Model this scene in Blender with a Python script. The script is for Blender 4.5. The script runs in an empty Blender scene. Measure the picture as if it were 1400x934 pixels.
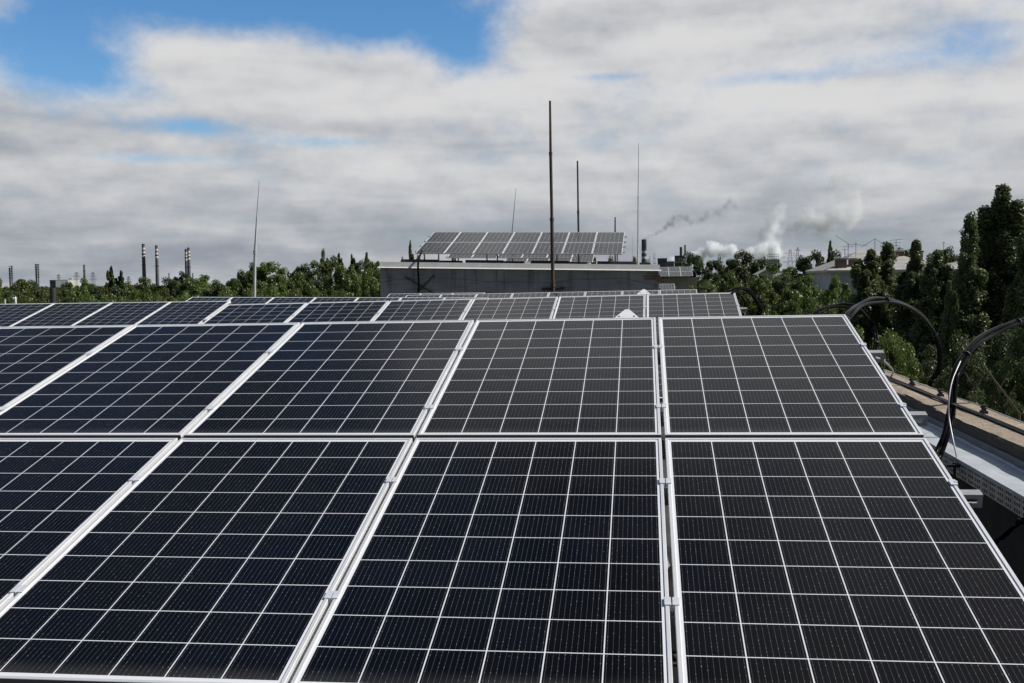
import bpy, bmesh, math, random
import numpy as np
from mathutils import Vector, Matrix, Euler
R = math.radians
random.seed(7); rng = np.random.default_rng(11)
S = bpy.context.scene
C = S.collection

# ------------------------------------------------------------------ camera
FPX, HOR = 1429.5, 384.0
YAW, PITCH, ROLL = R(7.192), math.atan((467 - HOR) / FPX), R(-0.6)
def cam_axes():
    f = Vector((-math.sin(YAW)*math.cos(PITCH), math.cos(YAW)*math.cos(PITCH), -math.sin(PITCH)))
    r = Vector((math.cos(YAW), math.sin(YAW), 0)); u = r.cross(f)
    c, s = math.cos(ROLL), math.sin(ROLL)
    return c*r + s*u, -s*r + c*u, f
CR, CU, CF = cam_axes()
cam_d = bpy.data.cameras.new('camera'); cam = bpy.data.objects.new('camera', cam_d); C.objects.link(cam)
cam_d.sensor_width = 36; cam_d.lens = FPX/1400*36; cam_d.clip_start = .05; cam_d.clip_end = 20000
cam.matrix_world = Matrix(((CR.x, CU.x, -CF.x, 0), (CR.y, CU.y, -CF.y, 0), (CR.z, CU.z, -CF.z, 0), (0, 0, 0, 1)))
S.camera = cam
def at(px, py, Y=None, X=None, Z=None):
    """world point on the sight line of a spot in the survey photograph at a known distance along one axis"""
    d = CR*((px-700)/FPX) + CU*(-(py-467)/FPX) + CF
    s = Y/d.y if Y is not None else (X/d.x if X is not None else Z/d.z)
    return d*s

# ------------------------------------------------------------------ light, sky, exposure
SUN_AZ, SUN_EL = R(86), R(43)          # azimuth from +Y towards +X
sd = Vector((math.sin(SUN_AZ)*math.cos(SUN_EL), math.cos(SUN_AZ)*math.cos(SUN_EL), math.sin(SUN_EL)))
sun_d = bpy.data.lights.new('sun', 'SUN'); sun_d.energy = 4.8; sun_d.angle = R(.53); sun_d.color = (1, .965, .91)
sun = bpy.data.objects.new('sun', sun_d); C.objects.link(sun)
sun.rotation_euler = sd.to_track_quat('Z', 'Y').to_euler(); sun.location = (20, 5, 30)
S.view_settings.view_transform = 'Standard'; S.view_settings.look = 'None'
S.view_settings.exposure = 0.0; S.view_settings.gamma = 1
S.render.engine = 'CYCLES'
S.cycles.use_denoising = True
S.cycles.max_bounces = 24; S.cycles.diffuse_bounces = 4; S.cycles.glossy_bounces = 4; S.cycles.transmission_bounces = 6; S.cycles.volume_bounces = 24; S.cycles.transparent_max_bounces = 12
S.cycles.sample_clamp_indirect = 4

class NT:
    """small helper to write node graphs"""
    def __init__(s, tree): s.t = tree; s.n = tree.nodes; s.l = tree.links
    def new(s, typ, **k):
        n = s.n.new(typ)
        for a, b in k.items(): setattr(n, a, b)
        return n
    def put(s, sock, v):
        if isinstance(v, bpy.types.NodeSocket): s.l.new(v, sock)
        elif v is not None: sock.default_value = v
    def m(s, op, a, b=None, c=None, clamp=False):
        n = s.new('ShaderNodeMath', operation=op, use_clamp=clamp)
        for i, v in enumerate((a, b, c)):
            if v is not None: s.put(n.inputs[i], v)
        return n.outputs[0]
    def vm(s, op, a, b=None, sc=None):
        n = s.new('ShaderNodeVectorMath', operation=op)
        s.put(n.inputs[0], a)
        if b is not None: s.put(n.inputs[1], b)
        if sc is not None: s.put(n.inputs['Scale'], sc)
        return n.outputs['Value'] if op in ('LENGTH', 'DISTANCE', 'DOT_PRODUCT') else n.outputs[0]
    def noise(s, vec, scale, detail=4, rough=.5, dist=0, dim='3D'):
        n = s.new('ShaderNodeTexNoise', noise_dimensions=dim); s.put(n.inputs['Vector'], vec)
        n.inputs['Scale'].default_value = scale; n.inputs['Detail'].default_value = detail
        n.inputs['Roughness'].default_value = rough; n.inputs['Distortion'].default_value = dist
        return n.outputs['Fac']
    def mix(s, f, a, b):
        n = s.new('ShaderNodeMix', data_type='RGBA'); s.put(n.inputs[0], f)
        s.put(n.inputs[6], a if isinstance(a, bpy.types.NodeSocket) else (*a, 1)); s.put(n.inputs[7], b if isinstance(b, bpy.types.NodeSocket) else (*b, 1))
        return n.outputs[2]
    def ss(s, v, lo, hi, t0=0., t1=1.):
        n = s.new('ShaderNodeMapRange', interpolation_type='SMOOTHSTEP'); s.put(n.inputs[0], v)
        n.inputs[1].default_value = lo; n.inputs[2].default_value = hi; n.inputs[3].default_value = t0; n.inputs[4].default_value = t1
        return n.outputs[0]
    def sep(s, v):
        n = s.new('ShaderNodeSeparateXYZ'); s.put(n.inputs[0], v); return n.outputs
    def comb(s, x, y, z):
        n = s.new('ShaderNodeCombineXYZ')
        for i, v in enumerate((x, y, z)): s.put(n.inputs[i], v)
        return n.outputs[0]

W = bpy.data.worlds.new('World'); S.world = W; W.use_nodes = True
W.node_tree.nodes.clear(); g = NT(W.node_tree)
sky = g.new('ShaderNodeTexSky', sky_type='NISHITA', sun_disc=False, sun_elevation=SUN_EL, sun_rotation=SUN_AZ, air_density=1.0, dust_density=.1, ozone_density=5.0)
bg_sky = g.new('ShaderNodeBackground'); bg_sky.inputs[1].default_value = .12
hs = g.new('ShaderNodeHueSaturation'); hs.inputs['Saturation'].default_value = 1.2; g.l.new(sky.outputs[0], hs.inputs['Color']); g.l.new(hs.outputs[0], bg_sky.inputs[0])
dirv = g.new('ShaderNodeTexCoord').outputs['Generated']
dx, dy, dz = g.sep(dirv)
az = g.m('ARCTAN2', dx, dy); el = g.m('ARCSINE', dz)
zz = g.m('ADD', g.m('MAXIMUM', dz, 0.0), .13)
q = g.comb(g.m('DIVIDE', dx, zz), g.m('DIVIDE', dy, zz), 0.)
n1 = g.noise(q, 1.1, 7, .5, .15); n2 = g.noise(g.vm('ADD', q, (7.3, 2.1, 0)), 2.3, 6, .5, .2)
n3 = g.noise(g.comb(g.m('MULTIPLY', az, 4.2), g.m('MULTIPLY', el, 24.), 0.), 1.5, 4, .45, .2)
n4 = g.noise(g.comb(g.m('MULTIPLY', az, 8.), g.m('MULTIPLY', el, 13.), 3.), 1.2, 9, .52, .1)
n5 = g.noise(g.comb(g.m('MULTIPLY', az, 22.), g.m('MULTIPLY', el, 30.), 8.), 1.5, 9, .62, .15)
# the same lumps sampled a little higher up: where the cloud thins upwards it catches the light
n4u = g.noise(g.comb(g.m('MULTIPLY', az, 8.), g.m('MULTIPLY', g.m('ADD', el, .014), 13.), 3.), 1.2, 9, .52, .1)
def sky_ang(px, py):
    return math.atan((px-700)/FPX) - YAW, (HOR - (px-700)*.0105 - py)/FPX
def blob(px, py, rx, ry, a):
    """an opening (a>0) or a bank (a<0) of the cloud deck, as a soft ellipse in azimuth and elevation"""
    A, E_ = sky_ang(px, py)
    u = g.m('DIVIDE', g.m('SUBTRACT', az, A), rx/FPX); v = g.m('DIVIDE', g.m('SUBTRACT', el, E_), ry/FPX)
    r2 = g.m('ADD', g.m('MULTIPLY', u, u), g.m('MULTIPLY', v, v))
    return g.m('MULTIPLY', g.m('EXPONENT', g.m('MULTIPLY', r2, -1.)), a)
cover = g.m('ADD', .93, g.m('MULTIPLY', g.m('SUBTRACT', n1, .5), .5))
cover = g.m('ADD', cover, g.m('MULTIPLY', g.m('SUBTRACT', n4, .5), .85))
cover = g.m('ADD', cover, g.m('MULTIPLY', g.m('SUBTRACT', n5, .5), .58))
for b in ((300, 0, 330, 64, 1.05), (90, 100, 90, 60, .70), (640, 84, 56, 44, .66), (520, 45, 130, 40, .5), (262, 186, 95, 13, .60), (440, 200, 80, 9, .40), (215, 228, 90, 9, .45), (170, 130, 90, 26, .35),
          (1060, 122, 120, 10, .34), (1230, 108, 90, 18, .30), (1330, 88, 80, 30, .34), (1395, 5, 60, 40, .38), (840, 113, 60, 6, .34), (700, 20, 60, 30, .2),
          (150, -70, 420, 80, .8), (0, 12, 45, 42, -1.0), (40, 120, 110, 50, .34), (200, 150, 120, 22, .22), (380, 130, 230, 38, -.40), (820, 35, 180, 55, -.3)):
    cover = g.m('SUBTRACT', cover, blob(*b))
# above and behind the view the deck is made up: darkened to the upper left, overhead and behind, grey to the upper right
cover = g.m('SUBTRACT', cover, g.m('MULTIPLY', g.ss(el, .34, .56), g.ss(az, -.42, -.14, .25, 0.)))
cover = g.m('SUBTRACT', cover, g.m('MULTIPLY', g.ss(el, .58, .78), g.ss(az, -.30, .16, .22, .10)))
cover = g.m('SUBTRACT', cover, g.ss(g.m('ABSOLUTE', az), 1.3, 2.0, 0., .12))
alpha = g.ss(cover, .13, .95)
tone = g.m('ADD', g.m('MULTIPLY', g.m('SUBTRACT', n2, .5), .42), g.m('MULTIPLY', g.m('SUBTRACT', n3, .5), .78))
tone = g.m('ADD', tone, g.m('MULTIPLY', g.m('SUBTRACT', n4, .5), .42))
tone = g.m('ADD', tone, g.m('MULTIPLY', g.m('SUBTRACT', n5, .5), .2))
tone = g.m('ADD', tone, g.m('MULTIPLY', g.m('SUBTRACT', n4, n4u), .75))
tone = g.m('ADD', tone, g.ss(el, .02, .15, .38, .72))
for b in ((640, 135, 300, 34, .13), (1000, 150, 330, 26, .14), (330, 185, 330, 11, -.24), (60, 205, 140, 34, -.26), (30, 20, 60, 40, -.25), (760, 205, 420, 14, -.08), (500, 345, 1400, 46, -.12)):
    tone = g.m('ADD', tone, blob(*b))
tone = g.m('ADD', tone, g.ss(el, .32, .5, 0., -.10))
ccol = g.mix(g.ss(tone, 0., 1.), (.29, .32, .372), (.695, .695, .70))
wob = g.m('ADD', az, g.m('MULTIPLY', g.m('SUBTRACT', n1, .5), 1.0))
wel = g.m('ADD', el, g.m('MULTIPLY', g.m('SUBTRACT', n2, .5), .30))
ccol = g.mix(g.m('MAXIMUM', g.ss(g.m('ABSOLUTE', az), 1.0, 1.9), g.ss(el, .85, 1.2)), ccol, (.125, .127, .128))  # dark deck added out of view, overhead and behind, to cut the fill light
ccol = g.mix(g.m('MAXIMUM', g.m('MULTIPLY', g.ss(el, .27, .45), g.ss(wob, -.42, -.12, .97, 0.)), g.m('MULTIPLY', g.ss(wel, .50, .72), g.ss(g.m('ADD', az, g.m('MULTIPLY', g.m('SUBTRACT', n1, .5), .5)), -.08, .27, .96, .45))), ccol, (.032, .046, .078))  # dark bank added out of view to dim what the panels reflect
bg_cl = g.new('ShaderNodeBackground'); g.l.new(ccol, bg_cl.inputs[0]); bg_cl.inputs[1].default_value = 1.0
bg_cl = g.new('ShaderNodeBackground'); g.l.new(ccol, bg_cl.inputs[0]); bg_cl.inputs[1].default_value = 1.0
mixs = g.new('ShaderNodeMixShader'); g.l.new(alpha, mixs.inputs[0]); g.l.new(bg_sky.outputs[0], mixs.inputs[1]); g.l.new(bg_cl.outputs[0], mixs.inputs[2])
g.l.new(mixs.outputs[0], g.new('ShaderNodeOutputWorld').inputs[0])

# ------------------------------------------------------------------ materials
MATS = {}
def newmat(name):
    m = bpy.data.materials.new(name); m.use_nodes = True; t = NT(m.node_tree)
    p = m.node_tree.nodes['Principled BSDF']; MATS[name] = m
    return m, t, p
def plain(name, col, rough=.6, metal=0., var=.12, scale=8., bump=0., bscale=60., spec=.5):
    m, t, p = newmat(name)
    tc = t.new('ShaderNodeTexCoord').outputs['Object']
    n = t.noise(tc, scale, 6, .6)
    c = t.mix(t.ss(n, .25, .75), tuple(x*(1-var) for x in col), tuple(min(1, x*(1+var)) for x in col))
    t.put(p.inputs['Base Color'], c); p.inputs['Metallic'].default_value = metal
    t.put(p.inputs['Roughness'], t.ss(n, .2, .8, max(.05, rough-.08), min(1, rough+.08)))
    p.inputs['Specular IOR Level'].default_value = spec
    if bump:
        b = t.new('ShaderNodeBump'); b.inputs['Strength'].default_value = bump; b.inputs['Distance'].default_value = .01
        t.put(b.inputs['Height'], t.noise(tc, bscale, 5, .6)); t.put(p.inputs['Normal'], b.outputs[0])
    return m

CELL = .1585
def cell_material():
    m, t, p = newmat('photovoltaic cells')
    tc = t.new('ShaderNodeTexCoord').outputs['Object']; x, y, z = t.sep(tc)
    oi = t.new('ShaderNodeObjectInfo').outputs['Random']
    u = t.m('DIVIDE', t.m('ADD', x, 3*CELL), CELL); v = t.m('DIVIDE', t.m('ADD', y, 5*CELL), CELL)
    fu = t.m('FRACT', u); fv = t.m('FRACT', v); iu = t.m('FLOOR', u); iv = t.m('FLOOR', v)
    def edge(f, w): return t.m('GREATER_THAN', t.m('ABSOLUTE', t.m('SUBTRACT', f, .5)), .5 - w/2)
    line = t.m('MAXIMUM', edge(fu, .0036/CELL), edge(fv, .0036/CELL))
    out = t.m('MAXIMUM', t.m('GREATER_THAN', t.m('ABSOLUTE', x), 3*CELL), t.m('GREATER_THAN', t.m('ABSOLUTE', y), 5*CELL))
    gap = t.m('MAXIMUM', line, out)
    # cut corners of the wafers
    cu = t.m('ABSOLUTE', t.m('SUBTRACT', fu, .5)); cv = t.m('ABSOLUTE', t.m('SUBTRACT', fv, .5))
    gap = t.m('MAXIMUM', gap, t.m('GREATER_THAN', t.m('ADD', cu, cv), .975))
    # busbars with solder pads
    NB = 10
    bu = t.m('FRACT', t.m('MULTIPLY', fu, NB)); bd = t.m('ABSOLUTE', t.m('SUBTRACT', bu, .5))
    bar = t.m('LESS_THAN', bd, .00095/CELL*NB/2)
    pv = t.m('ABSOLUTE', t.m('SUBTRACT', t.m('FRACT', t.m('MULTIPLY', fv, 9)), .5))
    pad = t.m('MULTIPLY', t.m('LESS_THAN', bd, .0019/CELL*NB/2), t.m('LESS_THAN', pv, .17))
    wn = t.new('ShaderNodeTexWhiteNoise', noise_dimensions='4D')
    t.put(wn.inputs['Vector'], t.comb(iu, iv, t.m('FLOOR', t.m('MULTIPLY', fv, 9)))); t.put(wn.inputs['W'], t.m('ADD', oi, t.m('FLOOR', t.m('MULTIPLY', u, NB))))
    padk = t.m('MULTIPLY', pad, t.m('MULTIPLY', t.m('POWER', wn.outputs['Value'], 4.), .26))
    wc = t.new('ShaderNodeTexWhiteNoise', noise_dimensions='4D'); t.put(wc.inputs['Vector'], t.comb(iu, iv, 3.)); t.put(wc.inputs['W'], oi)
    base = t.mix(wc.outputs['Value'], (.0016, .0017, .0024), (.0022, .0024, .0042))
    base = t.mix(t.m('MULTIPLY', bar, .55), base, (.135, .135, .145))
    base = t.mix(padk, base, (.6, .6, .6))
    base = t.mix(gap, base, (.74, .75, .77))
    # a thin uneven film of dust, streaked down the slope, and a few specks
    oc = t.vm('ADD', tc, t.comb(t.m('MULTIPLY', oi, 37.), t.m('MULTIPLY', oi, 91.), 0.))
    d1 = t.noise(oc, 2.2, 5, .6); d2 = t.noise(t.vm('MULTIPLY', oc, (14., 1.2, 1.)), 1.6, 4, .6)
    film = t.m('ADD', .0012, t.m('MULTIPLY', t.ss(t.m('ADD', t.m('MULTIPLY', d1, .6), t.m('MULTIPLY', d2, .4)), .38, .68), .0045))
    edge_dirt = t.ss(y, -.80, -.72, .10, 0.)
    film = t.m('ADD', film, t.m('MULTIPLY', edge_dirt, d1))
    vo = t.new('ShaderNodeTexVoronoi', feature='F1'); t.put(vo.inputs['Vector'], oc); vo.inputs['Scale'].default_value = 30.
    speck = t.m('MULTIPLY', t.m('LESS_THAN', vo.outputs['Distance'], .040), t.m('GREATER_THAN', t.sep(vo.outputs['Color'])[0], .80))
    base = t.mix(t.m('MAXIMUM', film, t.m('MULTIPLY', speck, .4)), base, (.55, .52, .48))
    v2 = t.new('ShaderNodeTexVoronoi', feature='F1'); t.put(v2.inputs['Vector'], t.vm('ADD', oc, t.vm('SCALE', t.comb(d2, d1, 0.), None, .05))); v2.inputs['Scale'].default_value = 1.9
    drop = t.m('MULTIPLY', t.m('LESS_THAN', v2.outputs['Distance'], t.m('ADD', .012, t.m('MULTIPLY', d2, .02))), t.m('GREATER_THAN', t.sep(v2.outputs['Color'])[1], .78))
    base = t.mix(t.m('MULTIPLY', drop, .55), base, (.62, .60, .55))
    t.put(p.inputs['Base Color'], base)
    t.put(p.inputs['Roughness'], t.ss(d1, .3, .7, .07, .13))
    p.inputs['IOR'].default_value = 1.5; p.inputs['Specular IOR Level'].default_value = .15
    return m
cell_material()
plain('anodised aluminium', (.80, .80, .80), .42, .35, .05, 3.)
plain('shaded frame end', (.17, .168, .160), .6, .2, .1, 6.)
plain('backsheet', (.7, .7, .7), .6)
plain('galvanised steel', (.34, .345, .35), .45, .15, .16, 14.)
plain('clamp aluminium', (.70, .715, .76), .45, .2, .06)
plain('dark steel', (.05, .05, .052), .6, .3, .25, 5.)
plain('rusty steel', (.085, .06, .045), .8, .1, .5, 14.)
plain('pale painted steel', (.55, .56, .57), .5, .2, .1)
plain('white plate', (.74, .74, .73), .5, .1, .06)
plain('black conduit', (.008, .008, .009), .2, 0, .2, 20., spec=.12)
MATS['black conduit'].node_tree.nodes['Principled BSDF'].inputs['IOR'].default_value = 1.16
plain('grey wire', (.42, .42, .42), .4, .6, .1)
plain('lid metal', (.44, .475, .50), .55, .1, .12, 9., .06, 40.)
plain('tray metal', (.52, .49, .44), .55, .1, .22, 6.)
plain('roofing felt', (.055, .053, .050), .95, 0, .4, 3., .6, 220.)
plain('bitumen upstand', (.13, .145, .165), .6, 0, .3, 5., .25, 50.)
plain('roof curb cement', (.58, .57, .54), .8, 0, .10, 2.5, .15, 30.)
plain('white metal', (.78, .78, .76), .5, .1, .05)
plain('chimney grey', (.105, .11, .125), .9, 0, .2, .05)
plain('chimney white', (.62, .60, .57), .9, 0, .1, .05)
plain('chimney red', (.15, .085, .075), .9, 0, .1, .05)
plain('factory blue', (.16, .23, .32), .8, 0, .15, .05)
plain('factory grey', (.13, .14, .16), .8, 0, .2, .05)
plain('pale wall', (.50, .50, .48), .8, 0, .1, .1)
plain('window glass', (.03, .035, .045), .08)
plain('window frame', (.72, .72, .72), .5)
plain('apartment render', (.40, .43, .47), .85, 0, .14, .8)
plain('slate roof', (.36, .345, .315), .85, 0, .25, .9, .4, 3.)
plain('bark', (.085, .07, .055), .9, 0, .35, 9., .5, 30.)
plain('grassy ground', (.05, .07, .025), .95, 0, .4, .15)
plain('timber', (.13, .10, .075), .85, 0, .35, 30.)
plain('concrete curb', (.40, .39, .36), .85, 0, .16, 2.5, .2, 30.)

def concrete_wall():
    m, t, p = newmat('stained cement render')
    tc = t.new('ShaderNodeTexCoord').outputs['Object']
    a = t.noise(tc, .9, 8, .62); b = t.noise(t.vm('MULTIPLY', tc, (1.2, 1.2, 9.)), 1.1, 6, .6); c = t.noise(tc, 26., 5, .6)
    col = t.mix(t.ss(a, .3, .7), (.33, .328, .305), (.48, .475, .44))
    col = t.mix(t.m('MULTIPLY', t.ss(b, .52, .66), .45), col, (.14, .142, .138))
    dr = t.noise(t.vm('MULTIPLY', tc, (3.2, 3.2, .22)), 1.6, 5, .6)
    col = t.mix(t.m('MULTIPLY', t.ss(dr, .54, .68), t.ss(t.sep(tc)[2], .4, 1.9, .1, .65)), col, (.13, .128, .118))
    pale = t.noise(tc, .55, 3, .5)
    col = t.mix(t.m('MULTIPLY', t.ss(pale, .56, .72), .5), col, (.60, .58, .54))
    # fine horizontal cracks
    w = t.new('ShaderNodeTexWave', wave_type='BANDS', bands_direction='Z'); t.put(w.inputs['Vector'], tc)
    w.inputs['Scale'].default_value = .55; w.inputs['Distortion'].default_value = 9.; w.inputs['Detail'].default_value = 3; w.inputs['Detail Scale'].default_value = .35
    col = t.mix(t.m('MULTIPLY', t.m('GREATER_THAN', w.outputs['Fac'], .993), .4), col, (.03, .03, .03))
    t.put(p.inputs['Base Color'], col); p.inputs['Roughness'].default_value = .92
    bm_ = t.new('ShaderNodeBump'); bm_.inputs['Strength'].default_value = .35; bm_.inputs['Distance'].default_value = .02
    t.put(bm_.inputs['Height'], t.m('ADD', c, t.m('MULTIPLY', a, 2.))); t.put(p.inputs['Normal'], bm_.outputs[0])
concrete_wall()
def brick(name, c1, c2, mortar, sc=1., bw=.25, bh=.075):
    m, t, p = newmat(name)
    tc = t.new('ShaderNodeTexCoord').outputs['Object']; x, y, z = t.sep(tc)
    b = t.new('ShaderNodeTexBrick'); t.put(b.inputs['Vector'], t.comb(t.m('ADD', x, y), z, 0.))
    b.inputs['Scale'].default_value = sc; b.inputs['Brick Width'].default_value = bw; b.inputs['Row Height'].default_value = bh; b.inputs['Mortar Size'].default_value = .012
    b.inputs['Color1'].default_value = (*c1, 1); b.inputs['Color2'].default_value = (*c2, 1); b.inputs['Mortar'].default_value = (*mortar, 1)
    n = t.noise(tc, 1.3, 6, .6)
    t.put(p.inputs['Base Color'], t.mix(t.m('MULTIPLY', t.ss(n, .4, .7), .5), b.outputs[0], tuple(.45*q for q in c1))); p.inputs['Roughness'].default_value = .9
brick('grey brick', (.46, .41, .35), (.56, .46, .38), (.34, .32, .30), 1., .5, .2)
brick('red brick', (.20, .085, .06), (.16, .07, .05), (.22, .2, .18))
brick('rust brick', (.36, .15, .06), (.28, .11, .05), (.2, .18, .15))
brick('facade brick', (.42, .38, .32), (.38, .34, .29), (.35, .34, .32))
def sandy():
    m, t, p = newmat('sandy mortar')
    tc = t.new('ShaderNodeTexCoord').outputs['Object']
    a = t.noise(tc, 3.2, 8, .65); b = t.noise(tc, 16., 6, .65); c = t.noise(tc, 90., 4, .6)
    col = t.mix(t.ss(a, .3, .7), (.31, .25, .185), (.42, .345, .26))
    col = t.mix(t.m('MULTIPLY', t.ss(b, .50, .66), .65), col, (.17, .135, .10))
    col = t.mix(t.m('MULTIPLY', t.ss(c, .6, .75), .4), col, (.5, .45, .38))
    vo = t.new('ShaderNodeTexVoronoi', feature='DISTANCE_TO_EDGE'); vo.inputs['Scale'].default_value = 3.1
    t.put(vo.inputs['Vector'], t.vm('ADD', tc, t.vm('SCALE', t.comb(b, a, c), None, .35)))
    crack = t.m('MULTIPLY', t.m('LESS_THAN', vo.outputs['Distance'], .012), t.m('GREATER_THAN', a, .52))
    col = t.mix(t.m('MULTIPLY', crack, .8), col, (.06, .05, .04))
    # the broken inner arris is darker on faces turned towards the roof
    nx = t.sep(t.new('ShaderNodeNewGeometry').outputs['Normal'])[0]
    inner_dark = t.ss(t.m('ADD', nx, t.m('MULTIPLY', t.m('SUBTRACT', b, .5), .5)), -.85, -.45, 1., 0.)
    col = t.mix(t.m('MULTIPLY', inner_dark, .85), col, (.05, .045, .035))
    t.put(p.inputs['Base Color'], col); p.inputs['Roughness'].default_value = .95
    bp = t.new('ShaderNodeBump'); bp.inputs['Strength'].default_value = .9; bp.inputs['Distance'].default_value = .018
    t.put(bp.inputs['Height'], t.m('ADD', b, t.m('MULTIPLY', c, .6))); t.put(p.inputs['Normal'], bp.outputs[0])
sandy()
def foliage(name, c1, c2, c3):
    m, t, p = newmat(name)
    tc = t.new('ShaderNodeTexCoord').outputs['Object']; oi = t.new('ShaderNodeObjectInfo').outputs['Random']
    leaf = t.new('ShaderNodeAttribute', attribute_name='leaf_tint', attribute_type='GEOMETRY').outputs['Fac']
    n = t.noise(t.vm('ADD', tc, t.comb(t.m('MULTIPLY', oi, 50.), 0., 0.)), .55, 3, .6)
    col = t.mix(t.ss(n, .3, .7), c1, c2); col = t.mix(t.m('MULTIPLY', leaf, .55), col, c3)
    hsv = t.new('ShaderNodeHueSaturation'); t.put(hsv.inputs['Color'], col)
    t.put(hsv.inputs['Value'], t.m('ADD', .75, t.m('MULTIPLY', oi, .5))); t.put(hsv.inputs['Hue'], t.m('ADD', .485, t.m('MULTIPLY', oi, .022)))
    p.inputs['Roughness'].default_value = .42; t.put(p.inputs['Base Color'], hsv.outputs[0]); p.inputs['Specular IOR Level'].default_value = .55
    tr = t.new('ShaderNodeBsdfTranslucent'); t.put(tr.inputs[0], hsv.outputs[0])
    mx = t.new('ShaderNodeMixShader'); mx.inputs[0].default_value = .36
    t.l.new(p.outputs[0], mx.inputs[1]); t.l.new(tr.outputs[0], mx.inputs[2])
    t.l.new(mx.outputs[0], m.node_tree.nodes['Material Output'].inputs[0])
foliage('broad leaves', (.072, .108, .022), (.112, .160, .032), (.165, .21, .055))
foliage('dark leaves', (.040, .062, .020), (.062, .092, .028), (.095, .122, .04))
foliage('poplar leaves', (.055, .082, .025), (.09, .125, .038), (.20, .225, .11))  # per-leaf tint; its pale end is raised to stand for sunlit highlights
foliage('yellow leaves', (.09, .10, .02), (.12, .12, .022), (.15, .15, .035))

# ------------------------------------------------------------------ mesh helpers
class MB:
    def __init__(s): s.v = []; s.f = []; s.mi = []; s.smooth = []
    def add(s, verts, faces, mi=0, smooth=False):
        o = len(s.v); s.v += [tuple(p) for p in verts]; s.f += [tuple(i+o for i in f) for f in faces]
        s.mi += [mi]*len(faces); s.smooth += [smooth]*len(faces); return s
    def box(s, lo, hi, M=None, mi=0):
        x0, y0, z0 = lo; x1, y1, z1 = hi
        vs = [Vector(p) for p in ((x0,y0,z0),(x1,y0,z0),(x1,y1,z0),(x0,y1,z0),(x0,y0,z1),(x1,y0,z1),(x1,y1,z1),(x0,y1,z1))]
        if M: vs = [M @ p for p in vs]
        return s.add(vs, [(3,2,1,0),(4,5,6,7),(0,1,5,4),(1,2,6,5),(2,3,7,6),(3,0,4,7)], mi)
    def bar(s, a, b, w, h=None, up=(0, 0, 1)):
        """a rectangular bar from a to b"""
        a, b = Vector(a), Vector(b); d = (b-a); L = d.length; d.normalize(); h = h or w
        u = Vector(up)
        if abs(u.dot(d)) > .95: u = Vector((1, 0, 0))
        r = d.cross(u).normalized(); u = r.cross(d)
        M = Matrix(((r.x, d.x, u.x, a.x), (r.y, d.y, u.y, a.y), (r.z, d.z, u.z, a.z), (0, 0, 0, 1)))
        return s.box((-w/2, 0, -h/2), (w/2, L, h/2), M)
    def tube(s, pts, rad, n=8, cap=True, mi=0):
        pts = [Vector(p) for p in pts]; k = len(pts); rad = rad if hasattr(rad, '__len__') else [rad]*k
        vs = []; ref = None
        for i, p in enumerate(pts):
            d = (pts[min(i+1, k-1)] - pts[max(i-1, 0)]).normalized()
            if ref is None: ref = Vector((0, 0, 1)) if abs(d.z) < .9 else Vector((1, 0, 0))
            r = d.cross(ref).normalized(); u = r.cross(d).normalized(); ref = u
            for j in range(n):
                t = 2*math.pi*j/n; vs.append(p + (r*math.cos(t) + u*math.sin(t))*rad[i])
        fs = [(i*n+j, i*n+(j+1) % n, (i+1)*n+(j+1) % n, (i+1)*n+j) for i in range(k-1) for j in range(n)]
        s.add(vs, fs, mi, True)
        if cap:
            s.add(vs[:n], [tuple(range(n))], mi); s.add(vs[-n:], [tuple(range(n-1, -1, -1))], mi)
        return s
    def prism(s, poly, z0, z1, M=None, mi=0):
        n = len(poly); vs = [Vector((x, y, z0)) for x, y in poly] + [Vector((x, y, z1)) for x, y in poly]
        if M: vs = [M @ p for p in vs]
        return s.add(vs, [tuple(range(n-1, -1, -1)), tuple(range(n, 2*n))] + [(i, (i+1) % n, n+(i+1) % n, n+i) for i in range(n)], mi)
    def mesh(s, name, mats):
        me = bpy.data.meshes.new(name); me.from_pydata([tuple(p) for p in s.v], [], s.f)
        for m in (mats if isinstance(mats, (list, tuple)) else [mats]): me.materials.append(MATS[m])
        me.polygons.foreach_set('material_index', s.mi); me.polygons.foreach_set('use_smooth', s.smooth)
        bm = bmesh.new(); bm.from_mesh(me); bmesh.ops.recalc_face_normals(bm, faces=bm.faces); bm.to_mesh(me); bm.free()
        me.update(); return me
    def build(s, name, mats, parent=None):
        return link(name, s.mesh(name, mats), parent)
def link(name, data, parent=None):
    o = bpy.data.objects.new(name, data); C.objects.link(o)
    if parent: o.parent = parent
    return o
def tag(o, label=None, cat=None, group=None, kind=None):
    if label: o['label'] = label
    if cat: o['category'] = cat
    if group: o['group'] = group
    if kind: o['kind'] = kind
    return o
def empty(name, loc=(0, 0, 0), M=None):
    o = bpy.data.objects.new(name, None); C.objects.link(o); o.empty_display_size = .1
    if M is not None: o.matrix_world = M
    else: o.location = loc
    return o
def copy_tree(o, parent=None):
    kids = list(o.children); c = o.copy(); C.objects.link(c); c.parent = parent
    for k in kids: copy_tree(k, c)
    return c
def spline(pts, n=8):
    P = [Vector(p) for p in pts]; P = [P[0]*2-P[1]] + P + [P[-1]*2-P[-2]]; out = []
    for i in range(1, len(P)-2):
        for k in range(n):
            t = k/n; a, b, c, d = P[i-1:i+3]
            out.append(.5*((2*b) + (c-a)*t + (2*a-5*b+4*c-d)*t*t + (3*b-a-3*c+d)*t**3))
    return out + [P[-2]]
def bevelled(me, w, seg=1):
    bm = bmesh.new(); bm.from_mesh(me)
    bmesh.ops.bevel(bm, geom=list(bm.edges), offset=w, segments=seg, profile=.5, affect='EDGES'); bm.to_mesh(me); bm.free(); return me
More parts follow.
